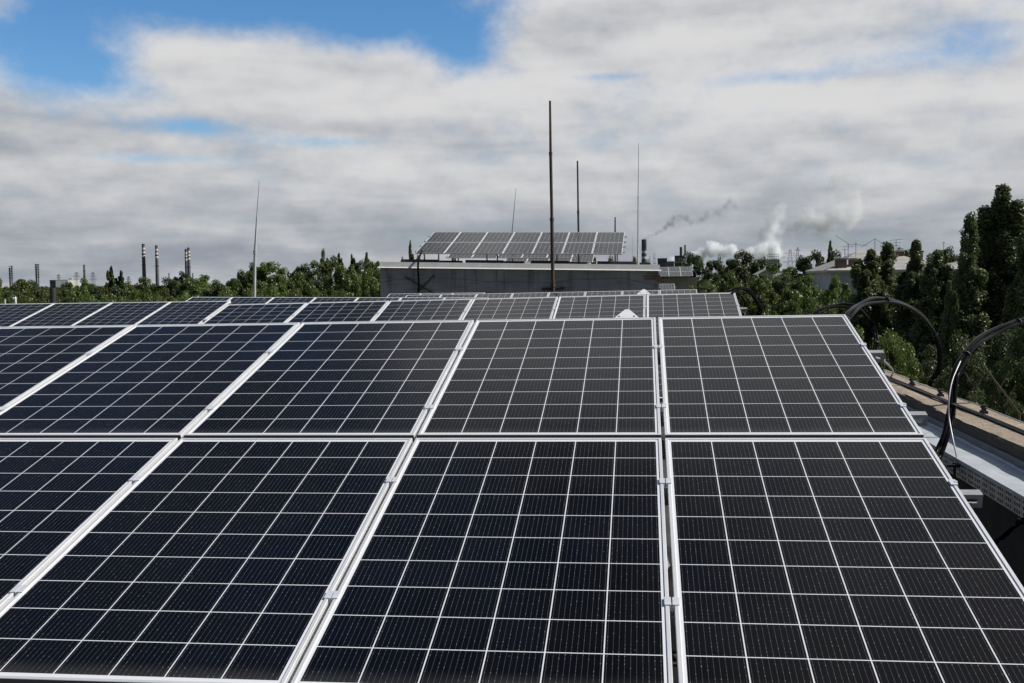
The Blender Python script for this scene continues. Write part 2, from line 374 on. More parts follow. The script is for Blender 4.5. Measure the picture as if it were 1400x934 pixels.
ORD = ['first', 'second', 'third', 'fourth', 'fifth', 'sixth', 'seventh', 'eighth', 'ninth', 'tenth']

GZ, RZ = -13.0, -1.52            # street level and roof level, relative to the camera's eye

# ------------------------------------------------------------------ ground
gm = MB(); gm.add([(-6000, -400, GZ), (6000, -400, GZ), (6000, 9000, GZ), (-6000, 9000, GZ)], [(0, 1, 2, 3)])
tag(gm.build('ground', 'grassy ground'), kind='structure')

# ------------------------------------------------------------------ the building we stand on
bd = tag(empty('flat_roofed_building', (0, 0, RZ)), 'long flat roofed building carrying the rows of solar panels, with a worn sandy parapet', 'building')
BX0, BX1, BY0, BY1 = -15.0, 2.21, -5.0, 64.0
def rel(lo, hi, dz=-RZ): return (lo[0], lo[1], lo[2]+dz), (hi[0], hi[1], hi[2]+dz)
m = MB(); m.box(*rel((BX0, BY0, GZ), (BX1, BY1, RZ-.25))); m.build('wall', 'facade brick', bd)
m = MB(); m.box(*rel((BX0+.02, BY0+.02, RZ-.248), (1.90, BY1-.02, RZ))); m.build('roof_deck', 'roofing felt', bd)
# parapet on the right, its top rough and its inner arris crumbled
def parapet():
    n = 900; ys = np.linspace(BY0, 40, n); r = np.random.default_rng(3)
    def wob(a, k):
        x = r.normal(size=n+k); w = np.convolve(x, np.hanning(k)/np.hanning(k).sum()**.5*.8, 'same')[:n]; return w*a
    xs = [1.866, 1.867, 1.868, 1.871, 1.885, 1.94, 2.02, 2.09, 2.15, 2.215, 2.232, 2.233]
    zs = [-1.1, -.93, -.875, -.860, -.857, -.857, -.857, -.857, -.858, -.859, -.870, -1.7]
    zs[0] = RZ
    V = np.zeros((n, len(xs), 3))
    for j, (x, z) in enumerate(zip(xs, zs)):
        a = [0, .002, .006, .006, .003, .003, .002, .002, .002, .005, .005, 0][j]
        V[:, j, 0] = x + np.abs(wob(a*1.2, 9))*(1 if j < 5 else 0) + (wob(a, 40))*(.8 if 0 < j < 5 else .2)
        V[:, j, 1] = ys; V[:, j, 2] = z - RZ + wob(a*.7, 7) + wob(a, 60)
    k = len(xs); v = V.reshape(-1, 3)
    f = [(i*k+j, i*k+j+1, (i+1)*k+j+1, (i+1)*k+j) for i in range(n-1) for j in range(k-1)]
    mb = MB(); mb.add(v, f, 0, False); return mb
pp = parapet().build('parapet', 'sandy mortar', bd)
m = MB(); m.box(*rel((1.8575, BY0+.1, -1.0), (1.8655, 40, -.918))); m.build('upstand', 'bitumen upstand', bd)
m = MB(); m.box(*rel((1.8565, BY0+.1, RZ+.002), (1.8655, 40, -1.002))); m.build('under_tray_shade', 'roofing felt', bd)  # dark sheet below the tray, its colour standing in for the shade there
# loose gravel strip and paving blocks seen through the gap between the panels
for k, (yy, s_) in enumerate(((3.55, .16), (4.42, .2), (5.2, .2))):
    m = MB(); m.box((-.16, -s_, 0), (.16, s_, .14)); me = bevelled(m.mesh('ballast_block', 'concrete curb'), .012)
    o = link('ballast_block', me); o.location = (.06, yy, RZ+.001); o.rotation_euler.z = .1*k-.1
    tag(o, ['concrete ballast block on the roof, seen nearest through the slit beside the end panels', 'concrete ballast block on the roof under the middle of the nearest array', 'concrete ballast block on the roof under the upper row of the nearest array'][k], 'ballast block', 'concrete ballast blocks under the nearest array')

# ------------------------------------------------------------------ solar panels
PW, PL, PIT, GV, TH = .992, 1.642, 1.007, .030, .035
def panel_proto():
    root = empty('solar_panel')
    L = .0115; mb = MB(); lv = []
    prof = [(0, -TH), (0, -.0012), (.0012, 0), (L-.0006, 0), (L, -.0006), (L, -.0040), (.003, -.0042), (.003, -TH+.002), (.025, -TH+.002), (.025, -TH)]
    for dx_, z_ in prof:
        for sx, sy in ((-1, -1), (1, -1), (1, 1), (-1, 1)):
            lv.append((sx*(PW/2-dx_), sy*(PL/2-dx_), z_))
    n = len(prof); fs = []
    for i in range(n):
        a, b = i*4, ((i+1) % n)*4
        for j in range(4): fs.append((a+j, a+(j+1) % 4, b+(j+1) % 4, b+j))
    mb.add(lv, fs)
    for k in (0, 2): mb.mi[k] = 1          # outer faces of the two short frame bars, coloured darker to stand for shade
    mb.build('frame', ['anodised aluminium', 'shaded frame end'], root)
    gl = MB(); gl.box((-(PW/2-.006), -(PL/2-.006), -.0070), (PW/2-.006, PL/2-.006, -.0035)); gl.build('cell_sheet', 'photovoltaic cells', root)
    jb = MB(); jb.box((-.06, .55, -.026), (.06, .68, -.0072)); jb.build('junction_box', 'black conduit', root)
    return root
PROTO = panel_proto(); PROTO_USED = False
def plane_matrix(O, tilt, rho, yw=0.):
    """frame of an array's plane, its origin at the top right outer corner: x along the row, y up the slope"""
    Mx = Matrix.Rotation(tilt, 4, 'X'); My = Matrix.Rotation(-rho, 4, 'Y'); Mz = Matrix.Rotation(yw, 4, 'Z')
    return Matrix.Translation(O) @ Mz @ My @ Mx
def place_panel(M, col, row, label, group):
    global PROTO_USED
    o = copy_tree(PROTO) if PROTO_USED else PROTO
    PROTO_USED = True
    o.matrix_world = M @ Matrix.Translation((-PW/2 - col*PIT, -PL/2 - row*(PL+GV), 0))
    o.rotation_euler.rotate_axis('X', R(random.uniform(-.05, .05)))
    tag(o, label, 'solar panel', group)
def channel(mb, x0, x1, yc, z1, h=.041, w=.041, slots=()):
    """C-channel along local x under the plane, its web towards -y pierced by oval slots near the free end"""
    t = .0025; zb = z1-h; yw = yc-w/2
    mb.box((x0, yw, z1-t), (x1, yc+w/2, z1)); mb.box((x0, yw, zb), (x1, yc+w/2, zb+t))
    zs = (zb+t, zb+h*.36, zb+h*.66, z1-t); cur = x0
    for a, b in slots:
        mb.box((cur, yw, zs[0]), (a, yw+t, zs[3])); mb.box((a, yw, zs[0]), (b, yw+t, zs[1])); mb.box((a, yw, zs[2]), (b, yw+t, zs[3])); cur = b
    mb.box((cur, yw, zs[0]), (x1, yw+t, zs[3]))
    mb.box((x0, yc+w/2-t, z1-t-.010), (x1, yc+w/2, z1-t))
def clamp_mesh(mid=True):
    mb = MB(); w = .020
    mb.box((-.021, -w, .0005), (-.004, w, .0035)); 
    mb.box((-.0045, -w, -.018), (-.002, w, .0034))
    if mid: mb.box((.004, -w, .0005), (.021, w, .0035)); mb.box((.002, -w, -.018), (.0045, w, .0034)); mb.box((-.002, -w, -.018), (.002, w, -.0155))
    else: mb.box((-.002, -w, -.045), (.022, w, -.041)); mb.box((-.002, -w, -.041), (.002, w, .0034))
    mb.tube([(0, 0, -.05), (0, 0, .006)] if not mid else [(0, 0, -.05), (0, 0, -.006)], .0055, 6)
    return mb.mesh('clamp', 'clamp aluminium')
CL_MID, CL_END = clamp_mesh(True), clamp_mesh(False)
RAILS = (-.52, -1.33, -2.07, -2.87)
def support(M, ncol, rows, label, zroof, clamps=True, over=.09, group='galvanised mounting frames under the arrays'):
    root = empty('mounting_frame', M=M); tag(root, label, 'mounting frame', group)
    xl = -ncol*PIT; Mi = M.inverted()
    for i, v in enumerate(RAILS[:2*rows]):
        mb = MB(); channel(mb, xl-over, over, v, -TH-.001, .05, slots=((over-.056, over-.018),)); mb.build('rail', 'galvanised steel', root)
    vb = RAILS[2*rows-1]-.15
    for k in range(max(2, ncol//2+1)):
        x = -.25 + (xl+.5)*k/(max(2, ncol//2+1)-1)
        mb = MB(); mb.bar((x, -.25, -TH-.08), (x, vb, -TH-.08), .045, .05); mb.build('rafter', 'galvanised steel', root)
        for v in (-.45, vb+.1):
            top = M @ Vector((x, v, -TH-.105)); bot = Vector((top.x, top.y, zroof+.012))
            if top.z - bot.z < .03: continue
            mb = MB(); mb.bar(Mi @ bot, Mi @ top, .045, .045, up=(1, 0, 0)); mb.build('post', 'galvanised steel', root)
            mb = MB(); c = Mi @ bot
            Mb = Matrix.Translation(c) @ Mi.to_3x3().to_4x4(); mb.box((-.09, -.09, -.011), (.09, .09, 0), Mb); mb.build('foot_plate', 'galvanised steel', root)
        a = M @ Vector((x, -.45, -TH-.4)); b = M @ Vector((x, vb*.62, -TH-.105))
        if rows > 1: mb = MB(); mb.bar(Mi @ a, Mi @ b, .035, .035); mb.build('brace', 'galvanised steel', root)
    if clamps:
        for v in RAILS[:2*rows]:
            for c_ in range(1, ncol):
                o = link('clamp', CL_MID, root); o.location = (-c_*PIT + (PIT-PW)/2, v, 0)
            o = link('clamp', CL_END, root); o.location = (.0015, v, 0)
            o = link('clamp', CL_END, root); o.location = (xl + PIT-PW - .0015, v, 0); o.rotation_euler.z = math.pi
    return root
T0 = R(14.56)
def array(O, rho, yw, ncol, rows, where, gname, zroof, dt=0., clamps=True, skip=0, sup=True):
    M = plane_matrix(O, T0+R(dt), R(rho), R(yw))
    for r_ in range(rows):
        for c_ in range(ncol):
            rown = '' if rows == 1 else ('upper row of ' if r_ == 0 else 'lower row of ')
            nth = 'rightmost' if c_ == 0 else ORD[c_+skip] + ' from the right'
            place_panel(M, c_, r_, f'solar panel, {nth} in the {rown}{where}', gname)
    if sup: support(M, ncol, rows, 'galvanised rails and posts carrying the ' + where.replace('the ', '', 1), zroof, clamps)
    return M
M1 = array((1.071, 5.775, -.198), .50, 0, 6, 2, 'the nearest array', 'solar panels of the nearest array', RZ)
M2 = array((1.029, 12.092, -.157), .89, -.59, 6, 2, 'the second array', 'solar panels of the second array', RZ)
M2b = array((-6.626, 16.189, -.274), .28, .08, 6, 1, 'far left array', 'solar panels of the far left array', RZ)
M3 = array((-3.443, 23.21, -.371), -.59, -1.16, 7, 1, 'low array by the tree belt', 'solar panels of the low array by the tree belt', RZ, clamps=False)
M4 = array((1.43, 28.805, -.283), .63, -.29, 8, 1, 'low array below the penthouse wall', 'solar panels of the array below the penthouse wall', RZ, clamps=False)
M5 = array((-4.85, 31.9, -.352), .2, 0, 3, 1, 'sliver of array touching the penthouse wall', 'solar panels of the sliver array by the penthouse', RZ, clamps=False)
def gusset(M, x, y, z, s_, label):
    """a pale triangular cover plate with rounded tip and two screws, lying in the array's plane"""
    root = empty('cover_plate', M=M @ Matrix.Translation((x, y, z)) @ Matrix.Rotation(R(4), 4, 'X')); tag(root, label, 'cover plate', 'pale triangular cover plates on the frames')
    poly = [(-.085*s_, -.17*s_), (.085*s_, -.17*s_), (.085*s_, -.145*s_)] + [(.022*s_*math.cos(t)+.002, .0+.03*s_*math.sin(t)) for t in np.linspace(.2, math.pi-.2, 7)] + [(-.085*s_, -.145*s_)]
    mb = MB(); mb.prism(poly, -.002, .002); mb.build('plate', 'white plate', root)
    for sx in (-1, 1):
        mb = MB(); mb.tube([(sx*.045*s_, -.10*s_, 0), (sx*.045*s_, -.10*s_, .005)], .006*s_, 8); mb.build('screw', 'dark steel', root)
pt = M1.inverted() @ at(857, 423.5, Y=5.98)
gusset(M1, pt.x, pt.y-.03, pt.z, .92, 'white triangular plate with two screws peeking over the top edge of the nearest array')
gusset(M1, -PIT+.008, -.19, -.06, 1.25, 'pale triangular plate seen down the slit between the two rightmost upper panels')
pt = M2.inverted() @ at(880, 395.8, Y=12.35)
gusset(M2, pt.x, pt.y-.03, pt.z, .9, 'small white triangular plate peeking over the top edge of the second array')
pt = M2b.inverted() @ at(314.5, 410, Y=16.3)
gusset(M2b, pt.x, pt.y-.03, pt.z, .9, 'small white plate at the top right corner of the far left array')

# ------------------------------------------------------------------ cable tray along the parapet
tr = tag(empty('cable_tray', (0, 0, 0)), 'perforated metal cable tray with a flat grey lid running along the parapet', 'cable tray')
TX0, TX1, TZ0, TZ1, TY0, TY1 = 1.655, 1.852, -1.068, -.972, -1., 24.
mb = MB(); per = .112
cols = [(.010+.029*k, .018, 'h') for k in range(3)]
hz = [TZ0, TZ0+.008, TZ0+.025, TZ0+.037, TZ0+.054, TZ0+.066, TZ0+.083, TZ1]
y = TY0
while y < 13.:
    prev = y
    for a, w_, _ in cols:
        mb.box((TX0, prev, TZ0), (TX0+.0015, y+a, TZ1))
        for (za, zb) in ((hz[0], hz[1]), (hz[2], hz[3]), (hz[4], hz[5]), (hz[6], hz[7])): mb.add([(TX0, y+a, za), (TX0, y+a+w_, za), (TX0, y+a+w_, zb), (TX0, y+a, zb)], [(0, 1, 2, 3)])
        prev = y+a+w_
    s0 = y+per-.011
    mb.box((TX0, prev, TZ0), (TX0+.0015, s0, TZ1))
    mb.add([(TX0, s0, TZ0), (TX0, s0+.005, TZ0), (TX0, s0+.005, TZ0+.014), (TX0, s0, TZ0+.014)], [(0, 1, 2, 3)])
    mb.add([(TX0, s0, TZ1-.018), (TX0, s0+.005, TZ1-.018), (TX0, s0+.005, TZ1), (TX0, s0, TZ1)], [(0, 1, 2, 3)])
    mb.box((TX0, s0+.005, TZ0), (TX0+.0015, y+per, TZ1))
    y += per
mb.box((TX0, y, TZ0), (TX0+.0015, TY1, TZ1))
mb.box((TX0+.002, TY0, TZ0), (TX1-.002, TY1, TZ0+.0015)); mb.box((TX1-.0035, TY0, TZ0+.002), (TX1-.002, TY1, TZ1-.002))
mb.build('perforated_trough', 'tray metal', tr)
yy = TY0; k = 0
while yy < TY1:
    y2 = min(yy+2.5, TY1); dz_ = (.0, .0015, -.001, .001)[k % 4]
    mb = MB(); n = 26
    V = []; F = []
    for i in range(n+1):
        yq = yy+.002+(y2-yy-.004)*i/n; wv = .0022*math.sin(i*.9+k*2)+.0015*math.sin(i*2.3+k)
        prof = [(TX0-.004, TZ1-.014), (TX0-.004, TZ1+.005), (TX0+.05, TZ1+.007), (TX0+.12, TZ1+.006+wv*.5), (TX1-.004, TZ1+.006+wv), (TX1+.001, TZ1+.018+wv), (TX1+.004, TZ1+.018+wv)]
        V += [(x_, yq, z_+dz_) for x_, z_ in prof]
    kk = 7
    F = [(i*kk+j, i*kk+j+1, (i+1)*kk+j+1, (i+1)*kk+j) for i in range(n) for j in range(kk-1)]
    mb.add(V, F); o = mb.build('lid', 'lid metal', tr); yy = y2; k += 1
for k in range(14):
    yb = -.5+1.7*k
    mb = MB(); mb.bar((TX0+.02, yb, TZ0-.02), (1.861, yb, TZ0-.02), .04, .03); mb.bar((TX0+.03, yb, RZ+.01), (TX0+.03, yb, TZ0-.035), .04, .04, up=(1, 0, 0)); mb.build('bracket', 'galvanised steel', tr)

# ------------------------------------------------------------------ black conduits looping over the parapet
def conduit(pts, r, label, pair=True, ties=True, group='black cable loops over the parapet'):
    P = spline(pts, 10)
    root = empty('cable_loop', P[0]); tag(root, label, 'cable loop', group)
    n = len(P); off = []
    for i in range(n):
        d = (P[min(i+1, n-1)]-P[max(i-1, 0)]).normalized(); s_ = d.cross(Vector((.35, -.75, .55))).normalized(); off.append(s_)
    for sgn in ((-1, 1) if pair else (0,)):
        mb = MB(); mb.tube([p-P[0]+o*(sgn*r*.98)*(1+.12*math.sin(i*.35)) + Vector((0, 0, .004*math.sin(i*.22+sgn))) for i, (p, o) in enumerate(zip(P, off))], r, 10)
        mb.build('cable', 'black conduit', root)
    if ties:
        for i in range(14, n-6, 34):
            d = (P[i+1]-P[i-1]).normalized()*.004
            mb = MB(); mb.tube([P[i]-P[0]-d, P[i]-P[0]+d], r*2.0, 12); mb.build('cable_tie', 'dark steel', root)
    return root
conduit([at(1140, 470, Y=6.1), at(1152, 445, Y=6.3), at(1163, 428, Y=6.5), at(1176, 418, Y=6.8), at(1195, 411.5, Y=7.1), at(1216, 411, Y=7.4), at(1240, 419, Y=7.8), at(1262, 434, Y=8.2), at(1276, 453, Y=8.5), at(1283.5, 475, Y=8.55), at(1284.5, 495, Y=8.6), at(1281, 512, Y=8.65), at(1271, 531, Y=8.75), (2.31, 8.8, -1.5), (2.30, 8.8, -3.)],
        .0120, 'thick black cable pair arching high from the nearest array across the parapet and down outside')
conduit([at(1095, 470, Y=6.9), at(1106, 440, Y=7.0), at(1118, 427, Y=7.1), at(1136, 420, Y=7.2), at(1156, 418, Y=7.3), at(1173, 421, Y=7.4), at(1187, 436, Y=7.5), at(1196, 453, Y=7.5), at(1198, 466, Y=7.45), at(1196, 480, Y=7.4), at(1191, 510, Y=7.3), (1.62, 7.3, -.95)],
        .009, 'thinner black cable loop behind the top right corner of the nearest array')
conduit([(1.50, 5.5, -1.25), at(1276, 640, Y=5.75), at(1284, 618, Y=5.85), at(1293, 595, Y=5.92), at(1299, 572, Y=6.0), at(1302, 550, Y=6.05), at(1303, 530, Y=6.1), at(1308, 508, Y=6.17), at(1318, 489, Y=6.3), at(1334, 470, Y=6.5), at(1357, 455, Y=6.8), at(1379, 445, Y=7.0), at(1402, 439, Y=7.2), at(1440, 441, Y=7.4), at(1480, 470, Y=7.5), (3.02, 7.5, -1.1), (2.95, 7.5, -2.6)],
        .0125, 'heavy black cable pair rising from the cable tray and sweeping out over the sandy parapet')
conduit([at(985, 425, Y=12.1), at(995, 402, Y=12.2), at(1005, 396, Y=12.3), at(1014, 394.5, Y=12.4), at(1024, 398, Y=12.5), at(1033, 408, Y=12.6), at(1040, 424, Y=12.7), at(1043, 440, Y=12.7), (2.29, 12.8, -.9), (2.29, 12.8, -2.4)],
        .014, 'tall black cable loop beside the right end of the second array', ties=False)
conduit([at(990, 425, Y=12.0), at(998, 404, Y=12.05), at(1007, 400, Y=12.1), at(1016, 408, Y=12.1), at(1019, 420, Y=12.1), at(1018, 436, Y=12.1), (1.45, 12.1, -.95)],
        .010, 'small black cable loop close to the right edge of the second array', pair=False, ties=False)
conduit([at(950, 405, Y=28.8), at(957, 396.5, Y=29), at(963, 394.5, Y=29.2), at(968, 396, Y=29.4), at(972, 404, Y=29.4), (2.25, 29.6, -1.)],
        .018, 'tiny black cable loop beside the array below the penthouse', ties=False)
conduit([(1.28, 4.2, -1.42), at(1358, 752, Y=4.5), at(1372, 733, Y=4.45), at(1388, 719, Y=4.4), at(1402, 712, Y=4.35), (1.62, 4.3, -1.0), (1.70, 4.28, -1.05)],
        .0065, 'black ribbed cable loop in the dark below the cable tray', ties=False)
# thin grey wire tied to the heavy cables
P = spline([at(1313, 494, Y=6.15), at(1302, 520, Y=6.05), at(1297.5, 545, Y=5.98), at(1297, 565, Y=5.95), at(1298.5, 578, Y=5.92), at(1303, 602, Y=5.85), at(1308, 625, Y=5.8), (1.648, 5.78, -1.0)], 6)
mb = MB(); mb.tube(P, .0042, 6); tag(mb.build('earth_wire', 'grey wire'), 'thin silvery wire tied along the heavy black cables down to the tray', 'wire')
c_ = at(1304, 637, Y=5.72)
mb = MB(); mb.tube([c_+Vector((-.035, 0, 0)), c_+Vector((.0, 0, .004)), c_+Vector((.03, 0, 0))], [.008, .013, .009], 10); mb.tube([c_+Vector((.005, 0, -.075)), c_+Vector((.005, 0, .02))], [.006, .010], 8)
tag(mb.build('cable_joint', 'dark steel'), 'dark cable joint hanging at the side of the perforated tray', 'cable joint')
P = spline([at(1196, 489, Y=5.6), at(1205, 492, Y=6.3), at(1214, 499, Y=7.2), at(1221, 508, Y=8.3), (2.085, 9.2, -.852)], 6)
mb = MB(); mb.tube(P, .0075, 6); tag(mb.build('earthing_rod', 'grey wire'), 'bent grey earthing rod from the array rail down to the parapet', 'earthing rod')
# wires lying on the parapet
def ptop(y): return -.857 + .003
for k, (x0, r, lab) in enumerate(((2.020, .0075, 'black cable on the parapet, innermost of the bundle'), (2.040, .0075, 'black cable lying in the middle of the bundle on the parapet'), (2.060, .0065, 'black cable on the parapet, outermost of the bundle'))):
    pts = [(x0+.007*math.sin(i*.7+k*1.7)+.004*math.sin(i*1.9), .5+.55*i, -.858+r+.003+.002*math.sin(i*1.1+k)) for i in range(44)]
    mb = MB(); mb.tube(spline(pts, 4), r, 7); tag(mb.build('parapet_cable', 'black conduit'), lab, 'cable', 'black cables lying along the parapet')
wire = [(2.10+.004*math.sin(i*.9), .5+.4*i, -.815-.006*abs(math.sin(i*1.2))) for i in range(60)]
lw = tag(empty('lightning_conductor', (0, 0, 0)), 'thin lightning conductor wire on small dark holders along the sandy parapet', 'lightning conductor')
mb = MB(); mb.tube(spline(wire, 3), .0042, 6); mb.build('wire', 'grey wire', lw)
for yh in (2.6, 3.7, 4.75, 5.8, 6.79, 7.75, 8.55, 9.6, 10.7, 11.8, 13, 14.2):
    mb = MB(); mb.box((2.08, yh-.022, -.862), (2.12, yh+.022, -.838)); mb.box((2.088, yh-.013, -.838), (2.112, yh+.013, -.802)); mb.tube([(2.08, yh, -.812), (2.122, yh, -.812)], .009, 8); mb.build('holder', 'dark steel', lw)

# ------------------------------------------------------------------ rendered penthouse block with its own arrays
PY0, PY1 = 34.3, 50.0
PXL, PXR = -8.82, .547
ph = tag(empty('rooftop_penthouse', (-4.1, PY0, RZ)), 'dark grey cement rendered penthouse with pale roof curb and broken brick corner', 'penthouse')
def prel(p): return (p[0]+4.1, p[1]-PY0, p[2]-RZ)
def slopebox(x0, x1, y0, y1, zb0, zb1, zt0, zt1):
    return [prel(p) for p in ((x0, y0, zb0), (x1, y0, zb1), (x1, y1, zb1), (x0, y1, zb0), (x0, y0, zt0), (x1, y0, zt1), (x1, y1, zt1), (x0, y1, zt0))], [(3,2,1,0),(4,5,6,7),(0,1,5,4),(1,2,6,5),(2,3,7,6),(3,0,4,7)]
zl, zr = .683, .47
mb = MB(); mb.add(*slopebox(PXL+.05, PXR-.06, PY0+.06, PY1, RZ+.002, RZ+.002, zl-.20, zr-.20)); mb.build('wall', 'stained cement render', ph)
V, F = slopebox(PXL+.03, PXR-.02, PY0+.025, PY1+.1, zl-.162, zr-.162, zl, zr)
for i in (4, 5): V[i] = (V[i][0], V[i][1]+.072, V[i][2])
mb = MB(); mb.add(V, F); mb.build('roof_curb', 'roof curb cement', ph)
V, F = slopebox(PXL-.02, PXR+.03, PY0-.06, PY1+.15, zl-.198, zr-.198, zl-.164, zr-.164)
for i in (4, 5): V[i] = (V[i][0], V[i][1]+.075, V[i][2])
mb = MB(); mb.add(V, F); mb.build('drip_edge', 'white metal', ph)
# exposed bricks on the right corner
r_ = random.Random(5); mb = MB(); mb2 = MB()
for k in range(22):
    z_ = RZ+.02+.083*k
    if z_ > zr-.30: break
    w_ = r_.uniform(.03, .12) + (.10 if k > 17 else 0)
    tgt = mb if k > 16 or k % 7 == 3 else mb2
    tgt.box(prel((PXR-.062-w_, PY0+.035-r_.uniform(0, .02), z_)), prel((PXR-.02+r_.uniform(-.03, .02), PY0+.30, z_+r_.uniform(.05, .066))))
    if k > 17: mb.box(prel((PXR-.09-w_-r_.uniform(.1, .3), PY0+.04, z_+.01)), prel((PXR-.07-w_, PY0+.2, z_+.055)))
mb.build('exposed_brick_corner', 'rust brick', ph); mb2.build('broken_brick_corner', 'facade brick', ph)
mb = MB()
for k in range(26):          # lumps of rough mortar beside the broken corner
    c = prel((PXR-.15-abs(r_.gauss(0, .55)), PY0+.055, RZ+.10+r_.random()*.75)); a, b = r_.uniform(.10, .26), r_.uniform(.03, .07)
    pts = []
    for th in range(8):
        for ph_ in range(3): pass
    ring = [(c[0]+a*math.cos(t), c[1]+.005, c[2]+b*math.sin(t)) for t in np.linspace(0, 2*math.pi, 10, endpoint=False)]
    ring2 = [(c[0]+a*.6*math.cos(t), c[1]-.018, c[2]+b*.6*math.sin(t)) for t in np.linspace(0, 2*math.pi, 10, endpoint=False)]
    mb.add(ring+ring2, [(i, (i+1) % 10, 10+(i+1) % 10, 10+i) for i in range(10)] + [tuple(range(10, 20))], 0, True)
mb.build('mortar_patch', 'concrete curb', ph)
# crossed battens and cable on the wall
for (a, b, lab) in (((553.5, 378), (592, 401), 'rough batten falling to the right, crossed with another on the grey wall'), ((594, 376.5), (572, 398), 'rough batten rising to the right, crossed with another on the grey wall')):
    A, B = at(*a, Y=PY0-.02 if a[0] < 590 else PY0+.035), at(*b, Y=PY0-.02 if a[0] < 590 else PY0+.035)
    mb = MB(); n = 9
    mb.tube([A.lerp(B, i/n)+Vector((random.uniform(-.012, .012), 0, random.uniform(-.012, .012))) for i in range(n+1)], [.030+random.uniform(-.008, .008) for _ in range(n+1)], 6)
    tag(mb.build('batten', 'timber'), lab, 'batten', 'crossed battens on the penthouse wall')
P = spline([at(577, 343, Y=35.2), at(574, 350, Y=34.6), at(572, 357, Y=34.18), at(571.5, 368, Y=34.18), at(572.5, 385, Y=34.2), at(572, 404, Y=34.2)], 5)
mb = MB(); mb.tube(P, .035, 7); o = mb.build('drop_cable', 'black conduit'); tag(o, 'black cable hanging from the penthouse array down the grey wall', 'cable')
PZ = .60
M6 = array((-.670, 38.297, 1.719), -.98, -.40, 7, 2, 'the penthouse roof array', 'solar panels on the penthouse roof', PZ, dt=.43)
for side in (0, 1):          # long dark ballast beams under the penthouse array
    for k in range(4):
        xa = -8.3+2.25*k+side*.5; mb = MB(); zb = .683-(xa+8.82)*.0227
        mb.box((0, -.10, 0), (1.30, .10, .11)); o = link('ballast_beam', bevelled(mb.mesh('ballast_beam', 'dark steel'), .01)); o.location = (xa, 35.5+side*1.9, zb+.002); o.rotation_euler.y = R(1.3)
        tag(o, f'dark ballast beam under the penthouse array, {ORD[k]} from the left of the {"rear" if side else "front"} line', 'ballast beam', 'dark ballast beams under the penthouse array')
# second and third arrays behind it, of which only the bottoms show
Mq = plane_matrix((0, 0, 0), T0, R(-.9)); br = at(782, 352.4, Y=41.5)
tl = Mq @ Vector((0, -PL, 0)); array(tuple(br - tl), -.9, -.4, 5, 1, 'array half hidden behind the penthouse array', 'solar panels of the hidden second penthouse array', PZ-.05, clamps=False)
br = at(750+2*30.2, 358.2, Y=47.5); array(tuple(br - tl), -.9, -.4, 4, 1, 'rearmost array on the penthouse roof', 'solar panels of the rearmost penthouse array', PZ-.15, clamps=False)

# ------------------------------------------------------------------ poles and whips
def pole(name, pts, label, cat, mat, group=None, base=None):
    P = [(at(x, y, Y=Y_), r) for x, y, Y_, r in pts]
    root = empty(name, P[0][0]); tag(root, label, cat, group)
    for i in range(len(P)-1):
        (a, ra), (b, rb) = P[i], P[i+1]
        mb = MB(); mb.tube([a-P[0][0], b-P[0][0]], [ra, min(ra, rb*1.15) if i < len(P)-2 else rb], 10); mb.build('section', mat, root)
        if i: mb = MB(); mb.tube([a-P[0][0]+(b-a).normalized()*-.05, a-P[0][0]+(b-a).normalized()*.05], ra*1.35, 10); mb.build('collar', mat, root)
    if base: base(root, P[0][0])
    return root
def wallfix(root, p0):
    mb = MB(); mb.box((-.36, .02, .10), (.36, .18, .16)); mb.box((-.30, -.02, .04), (.26, .06, .10)); mb.build('bracket', 'rusty steel', root)
p0 = at(756.5, 400, Y=34.1)
pole('rusty_pole', [(757.5, 428, 34.1, .062), (756, 390, 34.1, .060), (754.5, 300, 34.1, .052), (752.8, 210, 34.1, .044), (752, 138, 34.1, .036)], 'tall dark rusty pole standing against the penthouse wall, the tallest of all', 'pole', 'rusty steel', base=None)
c0 = at(755, 395, Y=34.25)
mb = MB(); mb.box((-.34, -.06, -.045), (.02, .08, .035)); mb.box((.02, -.05, -.02), (.40, .08, .05)); mb.tube([(-.1, -.03, .0), (.24, -.05, .03)], .022, 7)
o = mb.build('pole_bracket', 'rusty steel'); o.location = c0; tag(o, 'rusty bracket holding the tallest pole to the penthouse wall', 'bracket')
pole('antenna_mast', [(791.5, 362, 44, .045), (790.5, 290, 44, .040), (789.5, 220, 44, .034)], 'dark straight mast rising behind the penthouse array, right of the tallest pole', 'mast', 'dark steel')
pole('whip_antenna', [(699, 330, 44, .016), (700, 318, 44, .016), (703, 285, 44, .010), (705.5, 257, 44, .006)], 'thin leaning whip antenna behind the middle of the penthouse array', 'antenna', 'dark steel')
pole('antenna_mast', [(841.5, 362, 46, .040), (841, 320, 46, .036), (841, 297, 46, .028)], 'short dark mast peeking over the right end of the penthouse array', 'mast', 'dark steel')
pole('whip_antenna', [(872.2, 365, 36, .05), (872.2, 345, 36, .026), (872.5, 270, 36, .017), (873.2, 195, 36, .008)], 'long slender whip antenna on the right end of the penthouse roof', 'antenna', 'pale painted steel')
pole('whip_antenna', [(865, 365, 50, .02), (864.8, 345, 50, .012), (864.6, 322, 50, .008)], 'faint short whip antenna between the penthouse array and the smoking stack', 'antenna', 'pale painted steel')
pole('whip_antenna', [(347.5, 440, 26, .036), (348.6, 345, 26, .034), (351, 300, 26, .016), (354.5, 247, 26, .007)], 'pale whip antenna on a grey tube mast in front of the left tree belt', 'antenna', 'pale painted steel')
